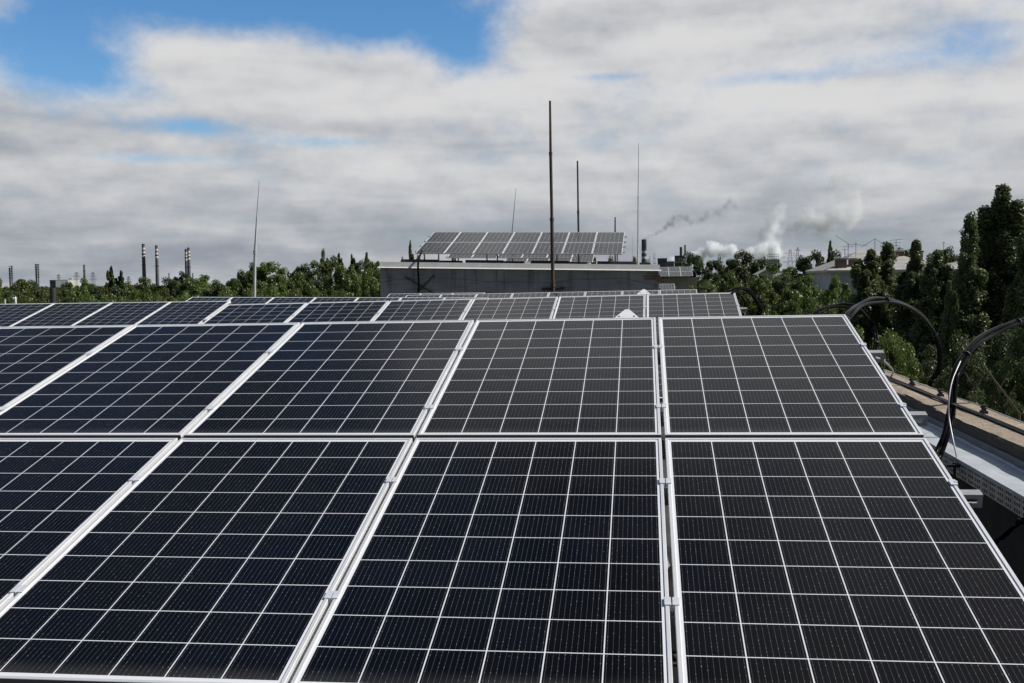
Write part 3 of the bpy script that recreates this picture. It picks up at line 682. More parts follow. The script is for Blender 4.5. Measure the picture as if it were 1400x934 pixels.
# pipes at the left roof edge
p_ = at(72, 394, Y=22)
mb = MB(); mb.tube([(p_.x, 22, RZ), (p_.x, 22, p_.z)], .066, 14); tag(mb.build('vent_pipe', 'dark steel'), 'dark upright vent pipe behind the far left array', 'pipe')
p_ = at(6.5, 409, Y=21)
mb = MB(); mb.tube([(p_.x, 21, RZ), (p_.x, 21, p_.z)], .022, 10); tag(mb.build('vent_pipe', 'pale painted steel'), 'short straight pale pipe at the left end of the roof', 'pipe')
p_ = at(21, 410, Y=21)
mb = MB(); mb.tube(spline([(p_.x, 21, RZ), (p_.x, 21, p_.z-.05), (p_.x-.01, 21, p_.z+.0), (p_.x-.05, 21, p_.z+.03)], 5), .024, 10); tag(mb.build('vent_pipe', 'white metal'), 'white pipe with a bent top at the left end of the roof', 'pipe')

# ------------------------------------------------------------------ brick block further back with its array
bb = tag(empty('brick_block', (0, 92, GZ)), 'grey brick building block behind the penthouse with an array on its roof', 'building')
pr = at(952.9, 379, Y=92)
mb = MB(); mb.box((-12, 0, 0), (pr.x, 14, pr.z-GZ-.16)); mb.build('wall', 'grey brick', bb)
mb = MB(); mb.box((-12.05, -.05, pr.z-GZ-.158), (pr.x+.05, 14.05, pr.z-GZ)); mb.build('roof_slab', 'concrete curb', bb)
array((4.186, 93.965, 1.083), .15, -.12, 4, 2, 'the brick block array', 'solar panels on the grey brick block', pr.z, dt=-.09, clamps=False)
pr2 = at(922, 388, Y=60); array(tuple(pr2), .2, 0, 2, 1, 'small array beside the penthouse corner', 'solar panels of the small array by the penthouse corner', RZ, clamps=False)

# ------------------------------------------------------------------ apartment house on the right
AX0, AX1, AY = 17.2, 48.0, 100.0; AZ = .45
ap = tag(empty('apartment_house', (AX0, AY, GZ)), 'pale blue grey apartment house with a light hipped roof and brick chimneys behind the poplars', 'building')
hw = AZ-GZ; Lx = AX1-AX0; Dp = 12.
mb = MB(); mb.box((0, 0, 0), (Lx, Dp, hw)); mb.build('wall', 'apartment render', ap)
mb = MB(); mb.box((-.4, -.45, hw+.002), (Lx+.4, Dp+.4, hw+.20)); mb.build('cornice', 'pale wall', ap)
def hip(mb, x0, x1, y0, y1, z0, h_, ins):
    ym = (y0+y1)/2
    mb.add([(x0, y0, z0), (x1, y0, z0), (x1, y1, z0), (x0, y1, z0), (x0+ins, ym, z0+h_), (x1-ins, ym, z0+h_)], [(3, 2, 1, 0), (0, 1, 5, 4), (1, 2, 5), (2, 3, 4, 5), (3, 0, 4)])
mb = MB(); hip(mb, -.5, 10.4, -.5, Dp+.5, hw+.21, 1.9, 4.2); hip(mb, 10.45, Lx+.5, -.2, Dp+.3, hw+.21, .85, 3.)
rf = mb.build('roof', 'slate roof', ap)
for (pa, pb, yt, Yc) in ((1142, 1157, 353, 100.5), (1160.5, 1170, 353, 100.9), (1221, 1234, 342.5, 104.2), (1216, 1222, 345, 103.6)):
    a, b = at(pa, yt, Y=Yc), at(pb, yt, Y=Yc); w_ = b.x-a.x; zt = a.z-GZ; cx_ = (a.x+b.x)/2-AX0; zb_ = hw+.1
    mb = MB(); mb.box((cx_-w_/2, Yc-AY-.3, zb_), (cx_+w_/2, Yc-AY+.3, zt-.13)); c = mb.build('chimney', 'red brick', rf)
    mb = MB(); mb.box((cx_-w_/2-.08, Yc-AY-.38, zt-.128), (cx_+w_/2+.08, Yc-AY+.38, zt)); c = mb.build('chimney_cap', 'pale wall', rf)
for cxp in (1150, 1190, 1232, 1268, 1306, 1345):
    for row in range(4):
        c = at(cxp, 378, Y=AY); x = c.x-AX0; z = hw-1.7-3.0*row
        mb = MB()
        mb.box((x-.62, -.03, z-.75), (x-.56, .03, z+.75)); mb.box((x+.56, -.03, z-.75), (x+.62, .03, z+.75)); mb.box((x-.56, -.03, z+.69), (x+.56, .03, z+.75)); mb.box((x-.56, -.03, z-.75), (x+.56, .03, z-.69)); mb.box((x-.03, -.03, z-.69), (x+.03, .03, z+.69))
        w = mb.build('window', 'window frame', ap)
        mb = MB(); mb.box((x-.555, -.012, z-.685), (x+.555, -.004, z+.685)); mb.build('pane', 'window glass', w)
def antenna(px, ytop, ybase, Y, elems, label, tilt=0.):
    b = at(px, ybase, Y=Y); t = at(px, ytop, Y=Y); H = t.z-b.z
    root = empty('tv_antenna', b); tag(root, label, 'antenna', 'roof antennas on the apartment house')
    mb = MB(); mb.tube([(0, 0, -.6), (0, 0, H)], .024, 6); mb.build('mast', 'dark steel', root)
    for (z, L, dx_, rise) in elems:
        mb = MB(); mb.bar((dx_, 0, H+z), (dx_+L, 0, H+z+rise), .03); mb.build('element', 'dark steel', root)
antenna(1159.5, 333, 356, 103, ((-.1, 1.9, -.1, -.1), (.0, -1.2, 0, .8), (-.3, 1.0, -.5, 0), (-1.0, .7, -.35, 0), (-1.2, .7, -.35, 0)), 'roof antenna with two spread arms above the left brick chimneys')
antenna(1170, 332, 354, 104, ((-.05, .2, -.1, 0),), 'plain thin antenna mast right of the spread arm antenna')
antenna(1155, 340, 354, 102, ((-.1, .5, -.25, 0),), 'short antenna mast left of the spread arm antenna')
antenna(1196, 326, 350, 105, ((-.05, 1.3, 0, -.8), (-.05, -1.3, 0, -.8)), 'umbrella shaped roof antenna with two drooping arms')
antenna(1225, 328, 345, 105, ((-.05, 1.2, -.6, .1), (-.3, .9, -.45, .05), (-.55, .7, -.35, 0)), 'roof antenna with stacked short bars above the middle chimney')
antenna(1290, 331, 352, 106, ((-.05, .3, -.15, 0),), 'thin antenna mast near the tall right poplars')

# ------------------------------------------------------------------ trees
def leaf_mesh(name, cen, nrm_bias, size, mat, asp=.62, seed=0):
    r = np.random.default_rng(seed); n = len(cen)
    nr = r.normal(size=(n, 3)) + nrm_bias; nr /= np.linalg.norm(nr, axis=1, keepdims=True)
    t = np.cross(nr, r.normal(size=(n, 3))); t /= np.linalg.norm(t, axis=1, keepdims=True); b = np.cross(nr, t)
    sz = (size*r.uniform(.6, 1.4, n))[:, None]
    V = np.stack([cen-t*sz, cen-b*sz*asp+nr*sz*.15, cen+t*sz, cen+b*sz*asp+nr*sz*.15], 1).reshape(-1, 3)
    me = bpy.data.meshes.new(name); me.vertices.add(4*n); me.vertices.foreach_set('co', V.astype(np.float32).ravel())
    me.loops.add(4*n); me.loops.foreach_set('vertex_index', np.arange(4*n, dtype=np.int32))
    me.polygons.add(n); me.polygons.foreach_set('loop_start', np.arange(0, 4*n, 4, dtype=np.int32))
    a = me.attributes.new('leaf_tint', 'FLOAT', 'FACE'); a.data.foreach_set('value', r.random(n).astype(np.float32))
    me.update(); me.validate(); me.materials.append(MATS[mat]); return me
def crown_broad(seed, H=12., Rr=3.6, nc=85, nl=150, size=.17, mat='broad leaves', low=.22):
    r = np.random.default_rng(seed); C_ = []; B = []
    cz = H*(.5+low/2+.02); hz_ = H*(1-low)/2*.93
    lob = r.uniform(0, 6.28, 3)
    for _ in range(nc):
        d = r.normal(size=3); d /= np.linalg.norm(d); rad = r.uniform(.35, 1.)**.5
        ang = math.atan2(d[1], d[0]); k = 1+.20*math.sin(2*ang+lob[0])+.14*math.sin(5*ang+lob[1]+3*d[2])
        p = np.array([d[0]*Rr*.86*k, d[1]*Rr*.86*k, cz+d[2]*hz_])*1.; p[:2] *= rad; p[2] = cz+(p[2]-cz)*rad
        cr = r.uniform(.4, 1.0)*Rr*.25
        q_ = r.normal(size=(nl, 3)); q_ /= np.linalg.norm(q_, axis=1, keepdims=True); q_ *= (r.random(nl)**.4)[:, None]*np.array([cr, cr, cr*.75])
        C_.append(p+q_); B.append(np.repeat((d*.5+np.array([0, 0, .5]))[None], nl, 0)+q_/cr*.7)
    return leaf_mesh('crown', np.concatenate(C_), np.concatenate(B), size, mat, seed=seed)
def crown_poplar(seed, H=18., Rr=1.45, nc=210, nl=130, size=.115, mat='poplar leaves'):
    r = np.random.default_rng(seed); C_ = []; B = []
    stems = [(0, 0, 1.)] + [(Rr*.66*math.cos(a), Rr*.66*math.sin(a), r.uniform(.78, .97)) for a in np.linspace(0, 6.28, 7)[:6]+r.uniform(-.4, .4, 6)]
    for i_ in range(nc+120):
        sx, sy, sh = stems[r.integers(len(stems))] if i_ < nc else stems[0 if i_ < nc+40 else i_ % len(stems)]
        t = r.random()**.8 if i_ < nc else .5+.5*(((i_-nc)*.618) % 1.); z = H*(.06+.94*sh*t)
        w = Rr*.50*(min(1., (1-t)*3.6+.03))**.7*(1 if t > .12 else .6+t*3.3)
        a = r.uniform(0, 6.28); rr = w*r.uniform(.1, 1.)**.5
        k = 1-t*.25
        p = np.array([sx*k+rr*math.cos(a), sy*k+rr*math.sin(a), z])
        cr = r.uniform(.30, .50)*(.55+.45*min(1., (1-t)*3))
        q_ = r.normal(size=(nl, 3)); q_ /= np.linalg.norm(q_, axis=1, keepdims=True); q_ *= (r.random(nl)**.45)[:, None]*np.array([cr, cr, cr*1.6])
        q_[:, :2] += q_[:, 2:3]*np.array([[math.cos(a), math.sin(a)]])*.12
        C_.append(p+q_); B.append(np.repeat(np.array([math.cos(a)*.5, math.sin(a)*.5, .5])[None], nl, 0)+q_/cr*.4)
    return leaf_mesh('crown', np.concatenate(C_), np.concatenate(B), size, mat, seed=seed)
def trunk_mesh(seed, H, Rr, poplar=False):
    r = random.Random(seed); mb = MB()
    mb.tube([(0, 0, 0), (.1, 0, H*.25), (0, .1, H*.5), (.05, 0, H*.9)], [H*.018, H*.014, H*.010, H*.002], 8)
    for k in range(9 if not poplar else 12):
        z = H*r.uniform(.2, .65); a = r.uniform(0, 6.28); L = Rr*r.uniform(.5, .85)*(1 if not poplar else .7); up = L*(.8 if not poplar else 3.2)
        mb.tube([(0, 0, z), (L*.5*math.cos(a), L*.5*math.sin(a), z+up*.45), (L*math.cos(a), L*math.sin(a), z+up)], [H*.006, H*.004, H*.0015], 6)
    return mb.mesh('trunk', 'bark')
KIND = {}
def add_kind(k, crowns, H, Wd, pop=False):
    KIND[k] = ([c for c in crowns], [trunk_mesh(i+len(k), H, Wd/2, pop) for i in range(2)], H, Wd)
add_kind('broad', [crown_broad(s, nc=95, nl=260, size=.115) for s in (1, 2, 3, 4)], 12., 7.2)
add_kind('dark', [crown_broad(s, mat='dark leaves', nc=85, nl=240, size=.12) for s in (5, 6, 7)], 12., 7.2)
add_kind('near', [crown_broad(s, nc=150, nl=330, size=.075, low=.08) for s in (8, 9)], 12., 7.2)
add_kind('bigpoplar', [crown_poplar(s, nc=520, nl=210, size=.075) for s in (21, 22, 23, 24)], 18., 3.5, True)
add_kind('darkpoplar', [crown_poplar(s, mat='dark leaves', nc=170, size=.14) for s in (31, 32)], 18., 3.5, True)
add_kind('shade', [crown_broad(s, nc=130, nl=280, size=.085, low=.06, mat='dark leaves') for s in (51, 52)], 12., 7.2)  # dark leaf colour chosen to carry the shade under the poplars
add_kind('yellow', [crown_broad(41, mat='yellow leaves', nc=60)], 12., 7.2)
TN = 0
def tree(px, ytop, Y, wpx, kind, label, group=None, name=None):
    global TN
    crowns, trunks, H0, W0 = KIND[kind]; t = at(px, ytop, Y=Y); h = t.z-GZ; w = wpx*Y/FPX
    o = empty(name or ('poplar_tree' if 'poplar' in kind else 'broadleaf_tree'), (t.x, Y, GZ)); tag(o, label, 'tree', group)
    o.scale = (w/W0, w/W0, h/H0); o.rotation_euler.z = (TN*2.399) % 6.28
    link('crown', crowns[TN % len(crowns)], o); link('trunk', trunks[TN % 2], o); TN += 1
    return o
rt = random.Random(21)
def prof(x, tab):
    for (a, ya), (b, yb) in zip(tab, tab[1:]):
        if a <= x <= b: return ya+(yb-ya)*(x-a)/(b-a)
    return tab[-1][1]
LP = [(-80, 384), (0, 382), (40, 383), (60, 384), (100, 383), (140, 382), (180, 383), (225, 380), (250, 376), (290, 373), (310, 365), (330, 360), (400, 358), (450, 354), (500, 351), (560, 352)]
gl_ = 'leafy trees of the belt left of the penthouse'
for i, x in enumerate(range(-60, 545, 29)):
    tree(x+rt.uniform(-8, 8), prof(x, LP)+rt.uniform(-1.5, 7), 150+rt.uniform(-14, 14), 58+rt.uniform(-8, 12), 'dark' if i % 3 == 1 else 'broad', 'green leafy tree in the rear of the belt left of the penthouse', gl_ + ', rear row')
for i, x in enumerate(range(-60, 540, 36)):
    tree(x+rt.uniform(-8, 8), prof(x, LP)+12+rt.uniform(-4, 7), 112+rt.uniform(-8, 8), 66+rt.uniform(-10, 14), 'dark' if i % 4 == 2 else 'broad', 'green leafy tree in the middle of the belt left of the penthouse', gl_ + ', middle row')
for i, x in enumerate(range(-50, 520, 52)):
    tree(x+rt.uniform(-10, 10), 397+rt.uniform(-6, 5) - (8 if x > 300 else 0), 80+rt.uniform(-4, 4), 80+rt.uniform(-10, 10), 'near', 'low bushy tree in the front of the belt behind the left arrays', gl_ + ', front row')
tree(152, 367, 125, 26, 'darkpoplar', 'narrow dark tree sticking up from the left belt, taller of a pair')
tree(166, 372, 125, 22, 'darkpoplar', 'narrow dark tree sticking up from the left belt, shorter of a pair')
tree(146, 380, 98, 17, 'yellow', 'small yellowish tree beside the narrow dark pair in the left belt')
tree(250, 371, 260, 40, 'dark', 'dark round tree below the paired striped chimneys')
tree(444, 343, 160, 26, 'broad', 'pointed leafy tree top standing highest in the left belt')
for x, y, n in ((463, 348, 'left'), (481, 350, 'middle'), (501, 347, 'right')):
    tree(x, y, 170, 18, 'darkpoplar', f'{dict(left="leftmost", middle="middle", right="rightmost")[n]} of three narrow poplars behind the belt beside the penthouse')
tree(561, 332, 135, 15, 'darkpoplar', 'lone narrow poplar above the left end of the penthouse roof')
tree(548, 350, 135, 11, 'dark', 'small dark tree top left of the lone poplar above the penthouse')
tree(572, 349, 135, 20, 'broad', 'bright green tree top below the left end of the penthouse array')
tree(620, 351, 140, 26, 'broad', 'green tree top seen under the penthouse array, left part')
tree(797, 346, 140, 14, 'darkpoplar', 'dark tree seen under the penthouse array, left of a pair')
tree(811, 346, 140, 13, 'darkpoplar', 'dark tree seen under the penthouse array, right of a pair')
tree(833, 354, 150, 34, 'dark', 'dark tree top seen under the right end of the penthouse array')
tree(868, 351, 150, 26, 'broad', 'green tree top just left of the smoking stack')
tree(886, 354, 150, 18, 'dark', 'dark bush top right below the smoking stack')
# right side
for x, y, Y, w, k, lab in ((922, 358, 190, 34, 'dark', 'dark tree below the twin grey stacks'), (956, 344, 160, 40, 'dark', 'dark round tree in front of the white steam'), (978, 353, 180, 30, 'dark', 'dark tree just right of the round tree before the steam'),
                           (1000, 356, 190, 36, 'broad', 'green tree below the low white steam'), (1021, 342, 170, 34, 'dark', 'tall dark tree in the middle of the right wood'), (1038, 351, 180, 30, 'dark', 'dark tree right of the tall one in the right wood'),
                           (1062, 359, 190, 40, 'broad', 'green tree below the lattice frame'), (1088, 355, 200, 40, 'dark', 'dark tree below the right pylons'), (1112, 341, 190, 30, 'dark', 'dark tree top left of the slim poplar near the roof'),
                           (1150, 346, 190, 34, 'dark', 'dark tree top behind the left chimneys of the apartment house'), (1185, 350, 150, 40, 'dark', 'dark tree top behind the umbrella antenna'), (1236, 338, 150, 34, 'dark', 'dark tree top behind the middle chimney'),
                           (1272, 350, 150, 34, 'broad', 'green tree top behind the right part of the apartment roof'), (1292, 337, 170, 26, 'dark', 'dark tree top close to the tall right poplars'), (1308, 345, 150, 30, 'dark', 'dark tree behind the foot of the tall right poplars'),
                           (1008, 349, 165, 26, 'dark', 'dark tree left of the tall one in the right wood')):
    tree(x, y, Y, w*1.75, k, lab)
tree(1135, 331, 200, 15, 'darkpoplar', 'slim poplar standing up left of the apartment roof')
tree(1040, 375, 109, 60, 'broad', 'green tree hiding most of the small pale roof in the right wood'); tree(1069, 378, 109, 50, 'dark', 'dark green tree hiding most of the small white gable in the right wood')
gm_ = 'sunlit trees of the right wood'
for i, (x, y, Y, w) in enumerate(((958, 381, 92, 70), (1000, 374, 100, 70), (1040, 380, 95, 70), (1078, 370, 110, 72), (1110, 378, 96, 66), (1142, 381, 88, 70), (985, 398, 78, 80), (1030, 402, 74, 84), (1072, 398, 78, 84), (1120, 402, 70, 84), (1168, 400, 76, 70))):
    tree(x, y, Y, w, 'broad' if i % 3 else 'near', 'sunlit green tree in the wood right of the brick block', gm_)
for i, (x, y, Y, w) in enumerate(((1010, 424, 60, 100), (1055, 418, 56, 96), (1100, 428, 52, 100), (1150, 432, 50, 90))):
    tree(x, y, Y, w, 'near', 'low bushy tree right behind the cable loops and panels', 'low bushy trees behind the parapet')
for x, y, Y, w, k, lab in ((1190, 345, 66, 84, 'bigpoplar', 'broad shouldered poplar left of the roof gap, leftmost of the middle poplars'), (1213, 337, 68, 84, 'bigpoplar', 'poplar with a high rounded top in front of the apartment roof'),
                        (1252, 331, 64, 76, 'bigpoplar', 'spiky poplar in front of the apartment roof right of the middle chimney'), (1283, 345, 60, 78, 'bigpoplar', 'bright poplar in front of the pale apartment wall'), (1298, 388, 52, 44, 'bigpoplar', 'low slim poplar before the pale apartment wall'),
                        (1327, 299, 55, 82, 'bigpoplar', 'tall poplar left of the tallest one'), (1348, 308, 60, 76, 'bigpoplar', 'poplar between the two tallest ones'), (1370, 257, 56, 108, 'bigpoplar', 'tallest poplar, highest tree at the right'), (1412, 303, 52, 84, 'bigpoplar', 'poplar at the far right edge of the view')):
    tree(x, y, Y, w, k, lab)
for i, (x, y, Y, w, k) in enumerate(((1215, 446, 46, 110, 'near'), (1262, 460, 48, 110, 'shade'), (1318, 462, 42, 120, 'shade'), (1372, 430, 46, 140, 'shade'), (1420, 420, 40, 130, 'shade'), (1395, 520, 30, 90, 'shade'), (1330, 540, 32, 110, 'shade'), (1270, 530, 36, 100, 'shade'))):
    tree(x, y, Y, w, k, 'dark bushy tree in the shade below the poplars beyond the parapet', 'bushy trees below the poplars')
# bare twigs rising beyond the parapet
for (pts, lab) in (([(1336, 572), (1333, 545), (1331, 530), (1335, 522)], 'thin bare twig rising just beyond the parapet'), ([(1394, 565), (1375, 540), (1362, 523), (1345, 500)], 'long bare branch leaning left in front of the dark trees')):
    P = spline([at(x, y, Y=14) for x, y in pts], 5); mb = MB(); mb.tube(P, .012, 5)
    for k in (4, 8, 11):
        if k < len(P)-1: mb.tube([P[k], P[k]+Vector((.06*(-1)**k, .02, .09)), P[k]+Vector((.10*(-1)**k, .02, .17))], .006, 5)
    b0 = P[0]; mb.tube([(b0.x+.3, 14.2, GZ), (b0.x+.15, 14.1, b0.z-4), b0], [.09, .05, .012], 6)
    tag(mb.build('bare_branch', 'bark'), lab, 'branch')
# the wooded plain out to the horizon, one mass nobody could count
r = np.random.default_rng(77); n = 2600
Yd = 210*np.exp(r.random(n)*np.log(2400/210)); A = r.uniform(-.75, .62, n); hh = r.uniform(5, 11.5, n)
cen = []; sz = []
for y_, a_, h_ in zip(Yd, A, hh):
    k = 34; s_ = 2.2+y_*.0022
    q_ = r.normal(size=(k, 3))*np.array([s_*1.5, s_*1.5, 1.]); q_[:, 2] = h_*(1-np.abs(r.normal(size=k))*.45)
    cen.append(np.array([y_*math.tan(a_), y_, GZ])+q_); sz.append(np.full(k, .35+y_*.0011))
me = leaf_mesh('distant_woods', np.concatenate(cen), np.array([0, -.2, .5]), np.concatenate(sz), 'dark leaves', .8, 5)
tag(link('distant_woods', me), 'dark green woods spreading over the plain to the horizon', 'woods', kind='stuff')

# ------------------------------------------------------------------ industry on the horizon
def stack(px, ytop, Y, wtop, wbot, bands, label, group=None, base='chimney grey', name='industrial_chimney', plat=True):
    t = at(px, ytop, Y=Y); H = t.z-GZ; r0, r1 = wbot*Y/FPX/2, wtop*Y/FPX/2
    root = empty(name, (t.x, Y, GZ)); tag(root, label, 'chimney', group)
    cuts = sorted({0., 1.} | {v for b in bands for v in b[:2]}); rad = lambda f: r0+(r1-r0)*f
    mb = MB(); mats = [base, 'chimney white', 'chimney red']
    for a, b in zip(cuts, cuts[1:]):
        mi = 0
        for lo, hi, c in bands:
            if lo <= (a+b)/2 <= hi: mi = c
        mb.tube([(0, 0, H*a), (0, 0, H*b)], [rad(a), rad(b)], 20, cap=False, mi=mi)
    mb.build('shaft', mats, root)
    mb = MB(); mb.tube([(0, 0, H-.5), (0, 0, H+.6)], r1*1.08, 20); mb.build('rim', 'dark steel', root)
    if plat:
        for f in (.55, .78):
            mb = MB(); mb.tube([(0, 0, H*f), (0, 0, H*f+1.2)], rad(f)*1.18, 20); mb.build('platform', 'dark steel', root)
bs = [(.93, .965, 2), (.885, .93, 1), (.85, .885, 2), (.81, .85, 1), (.775, .81, 2), (.73, .775, 1)]
stack(195.8, 334, 1900, 4.2, 6.0, bs, 'tall striped factory chimney, tallest of the left pair')
stack(213.8, 336, 1900, 3.8, 5.6, bs, 'tall striped factory chimney, shorter of the left pair')
stack(254, 341, 2100, 3.2, 4.4, bs, 'striped factory chimney partly behind its neighbour, thinner one')
stack(257.6, 339, 1950, 3.6, 5.2, bs, 'striped factory chimney in front, right one of the close pair')
stack(115, 362.5, 1800, 2.6, 4.0, [], 'plain dark conical chimney between two pylons at the left')
stack(231, 374, 2000, 1.6, 2.4, [], 'very short distant chimney right of the tall striped pair', plat=False)
stack(263.6, 374, 2000, 1.6, 2.2, [], 'very short distant chimney right of the close striped pair', plat=False)
stack(880.5, 328, 1700, 6.6, 7.4, [(.72, .77, 1), (.60, .65, 1)], 'smoking dark stack with two pale bands right of the penthouse', plat=False)
stack(931, 338.5, 1600, 3.4, 3.8, [], 'plain dark stack on the plant, thicker of two'), stack(936.6, 335.5, 1600, 2.2, 2.6, [], 'plain dark stack on the plant, thinner and taller of two')
def lattice(px, ytop, Y, w, label, cat, name, arms=(), group=None, n=9):
    t = at(px, ytop, Y=Y); H = t.z-GZ; root = empty(name, (t.x, Y, GZ)); tag(root, label, cat, group); mb = MB(); th = max(.12, Y*.00014)
    def wd(f): return w*(1-.82*f)/2
    for sx, sy in ((-1, -1), (1, -1), (1, 1), (-1, 1)): mb.bar((sx*wd(0), sy*wd(0), 0), (sx*wd(1), sy*wd(1), H), th)
    for i in range(n):
        a, b = i/n, (i+1)/n
        for sy in (-1, 1):
            mb.bar((-wd(a), sy*wd(a), H*a), (wd(b), sy*wd(b), H*b), th*.7); mb.bar((wd(a), sy*wd(a), H*a), (-wd(b), sy*wd(b), H*b), th*.7)
    mb.build('lattice', 'factory grey', root)
    for f, L in arms:
        mb = MB(); mb.bar((-L, 0, H*f), (L, 0, H*f), th*1.5); mb.bar((-L, 0, H*f), (0, 0, H*f+L*.35), th); mb.bar((L, 0, H*f), (0, 0, H*f+L*.35), th); mb.build('crossarm', 'factory grey', root)
gp = 'power line pylons on the horizon'
ARM = ((.66, 6.5), (.8, 5.5), (.92, 4.))
lattice(104.5, 372, 1500, 9, 'lattice pylon left of the plain conical chimney', 'pylon', 'power_pylon', ARM, gp)
lattice(127, 372, 1500, 9, 'lattice pylon right of the plain conical chimney', 'pylon', 'power_pylon', ARM, gp)
lattice(80, 375, 1700, 8, 'small lattice pylon above the pale hall roofs at the left', 'pylon', 'power_pylon', ARM, gp)
lattice(175.5, 378, 1900, 8, 'faint pylon just left of the tall striped pair', 'pylon', 'power_pylon', ARM, gp)
lattice(1080.3, 341, 1000, 9, 'pylon with wide crossarms right of the lattice frame', 'pylon', 'power_pylon', ((.7, 6.), (.8, 8.), (.9, 5.)), gp)
lattice(1090.5, 338, 1300, 8, 'slim pylon, right one of the two beside the lattice frame', 'pylon', 'power_pylon', ARM, gp)
lattice(983.5, 347, 900, 8, 'dark lattice tower in front of the white steam', 'tower', 'lattice_tower', ((.75, 2.5), (.9, 2.)))
lattice(894.5, 346, 1500, 8, 'small lattice tower right of the smoking stack', 'tower', 'lattice_tower', ((.7, 3.), (.85, 2.)))
lattice(888.5, 350, 1500, 4, 'thin lattice mast close to the smoking stack', 'mast', 'lattice_tower', ((.9, 1.),))
for px, yt, lab in ((14.5, 363.5, 'dark pipe column tower at the far left edge'), (50.5, 361, 'dark double pipe tower left of the pale halls')):
    t = at(px, yt, Y=1700); H = t.z-GZ; root = tag(empty('process_tower', (t.x, 1700, GZ)), lab, 'tower')
    for k, dx_ in enumerate((-2., 2.)):
        mb = MB(); mb.tube([(dx_, 0, 0), (dx_, 0, H*(1. if k or px > 30 else .93))], 1.25, 12); mb.build('column', 'factory grey', root)
    for f in np.linspace(.55, .97, 6):
        mb = MB(); mb.box((-3.8, -2., H*f), (3.8, 2., H*f+.7)); mb.build('platform', 'dark steel', root)
def shed(px0, px1, ytop, Y, label, mat, roof='factory grey', name='factory_hall', wins=4):
    a, b = at(px0, ytop, Y=Y), at(px1, ytop, Y=Y); H = a.z-GZ; Wd = b.x-a.x; root = tag(empty(name, (a.x, Y, GZ)), label, 'building')
    mb = MB(); mb.box((0, 0, 0), (Wd, 30, H-.8)); mb.build('wall', mat, root)
    mb = MB(); mb.box((-.4, -.4, H-.79), (Wd+.4, 30.4, H)); mb.build('roof', roof, root)
    for k in range(wins):
        x = Wd*(k+.5)/wins; mb = MB(); mb.box((x-Wd*.3/wins, -.12, H-4.6), (x+Wd*.3/wins, -.02, H-2.6)); mb.build('window', 'window glass', root)
shed(899.5, 912, 353.2, 1200, 'dark blue grey plant block right of the smoking stack', 'factory grey')
shed(912.5, 921.5, 357.5, 1150, 'light blue plant block next to the dark one', 'factory blue')
shed(923, 935, 349.5, 1620, 'grey plant building carrying the two plain stacks', 'factory grey')
shed(84, 92, 382.5, 1500, 'pale distant factory hall at the left, nearer the double pipe tower', 'pale wall', 'pale wall')
shed(93.5, 98, 381, 1550, 'small pale distant factory hall at the left, beside the pylon', 'pale wall', 'pale wall')
shed(68, 76, 383, 1450, 'low grey distant hall left of the pale ones', 'factory grey')
shed(1255, 1262, 343, 600, 'faint pale high building far behind the apartment roof', 'pale wall')
a, b = at(1049.5, 347.5, Y=900), at(1064.5, 347.5, Y=900); H = a.z-GZ; root = tag(empty('gantry_frame', (a.x, 900, GZ)), 'wide open steel frame on the horizon in front of the smoke', 'steel frame'); Wd = b.x-a.x
mb = MB()
for k in range(7): mb.bar((Wd*k/6, 0, 0), (Wd*k/6, 0, H), .22, .22, up=(1, 0, 0))
for k in range(3): mb.bar((0, 0, H-1.9*k-.1), (Wd, 0, H-1.9*k-.1), .3)
mb.build('lattice', 'factory grey', root)
mb = MB(); mb.box((-.6, .5, 0), (Wd+1, 9, H-4.4)); mb.build('base_wall', 'pale wall', root)
# small pale houses in the right wood
for px, py, w_, lab in ((1157-110, 369, 4, 'small pale roof glimpsed among the trees below the lattice frame'), (1071, 373, 4, 'small white house gable glimpsed among the right trees')):
    c = at(px, py, Y=115); root = tag(empty('small_house', (c.x, 115, GZ)), lab, 'house'); H = c.z-GZ
    mb = MB(); mb.box((-.75, 0, 0), (.75, 5, H-.5)); mb.build('wall', 'pale wall', root)
    mb = MB(); mb.add([(-.9, -.2, H-.49), (.9, -.2, H-.49), (.9, 5.2, H-.49), (-.9, 5.2, H-.49), (0, -.2, H), (0, 5.2, H)], [(0, 1, 4), (2, 3, 5), (1, 2, 5, 4), (3, 0, 4, 5), (3, 2, 1, 0)]); mb.build('roof', 'slate roof', root)

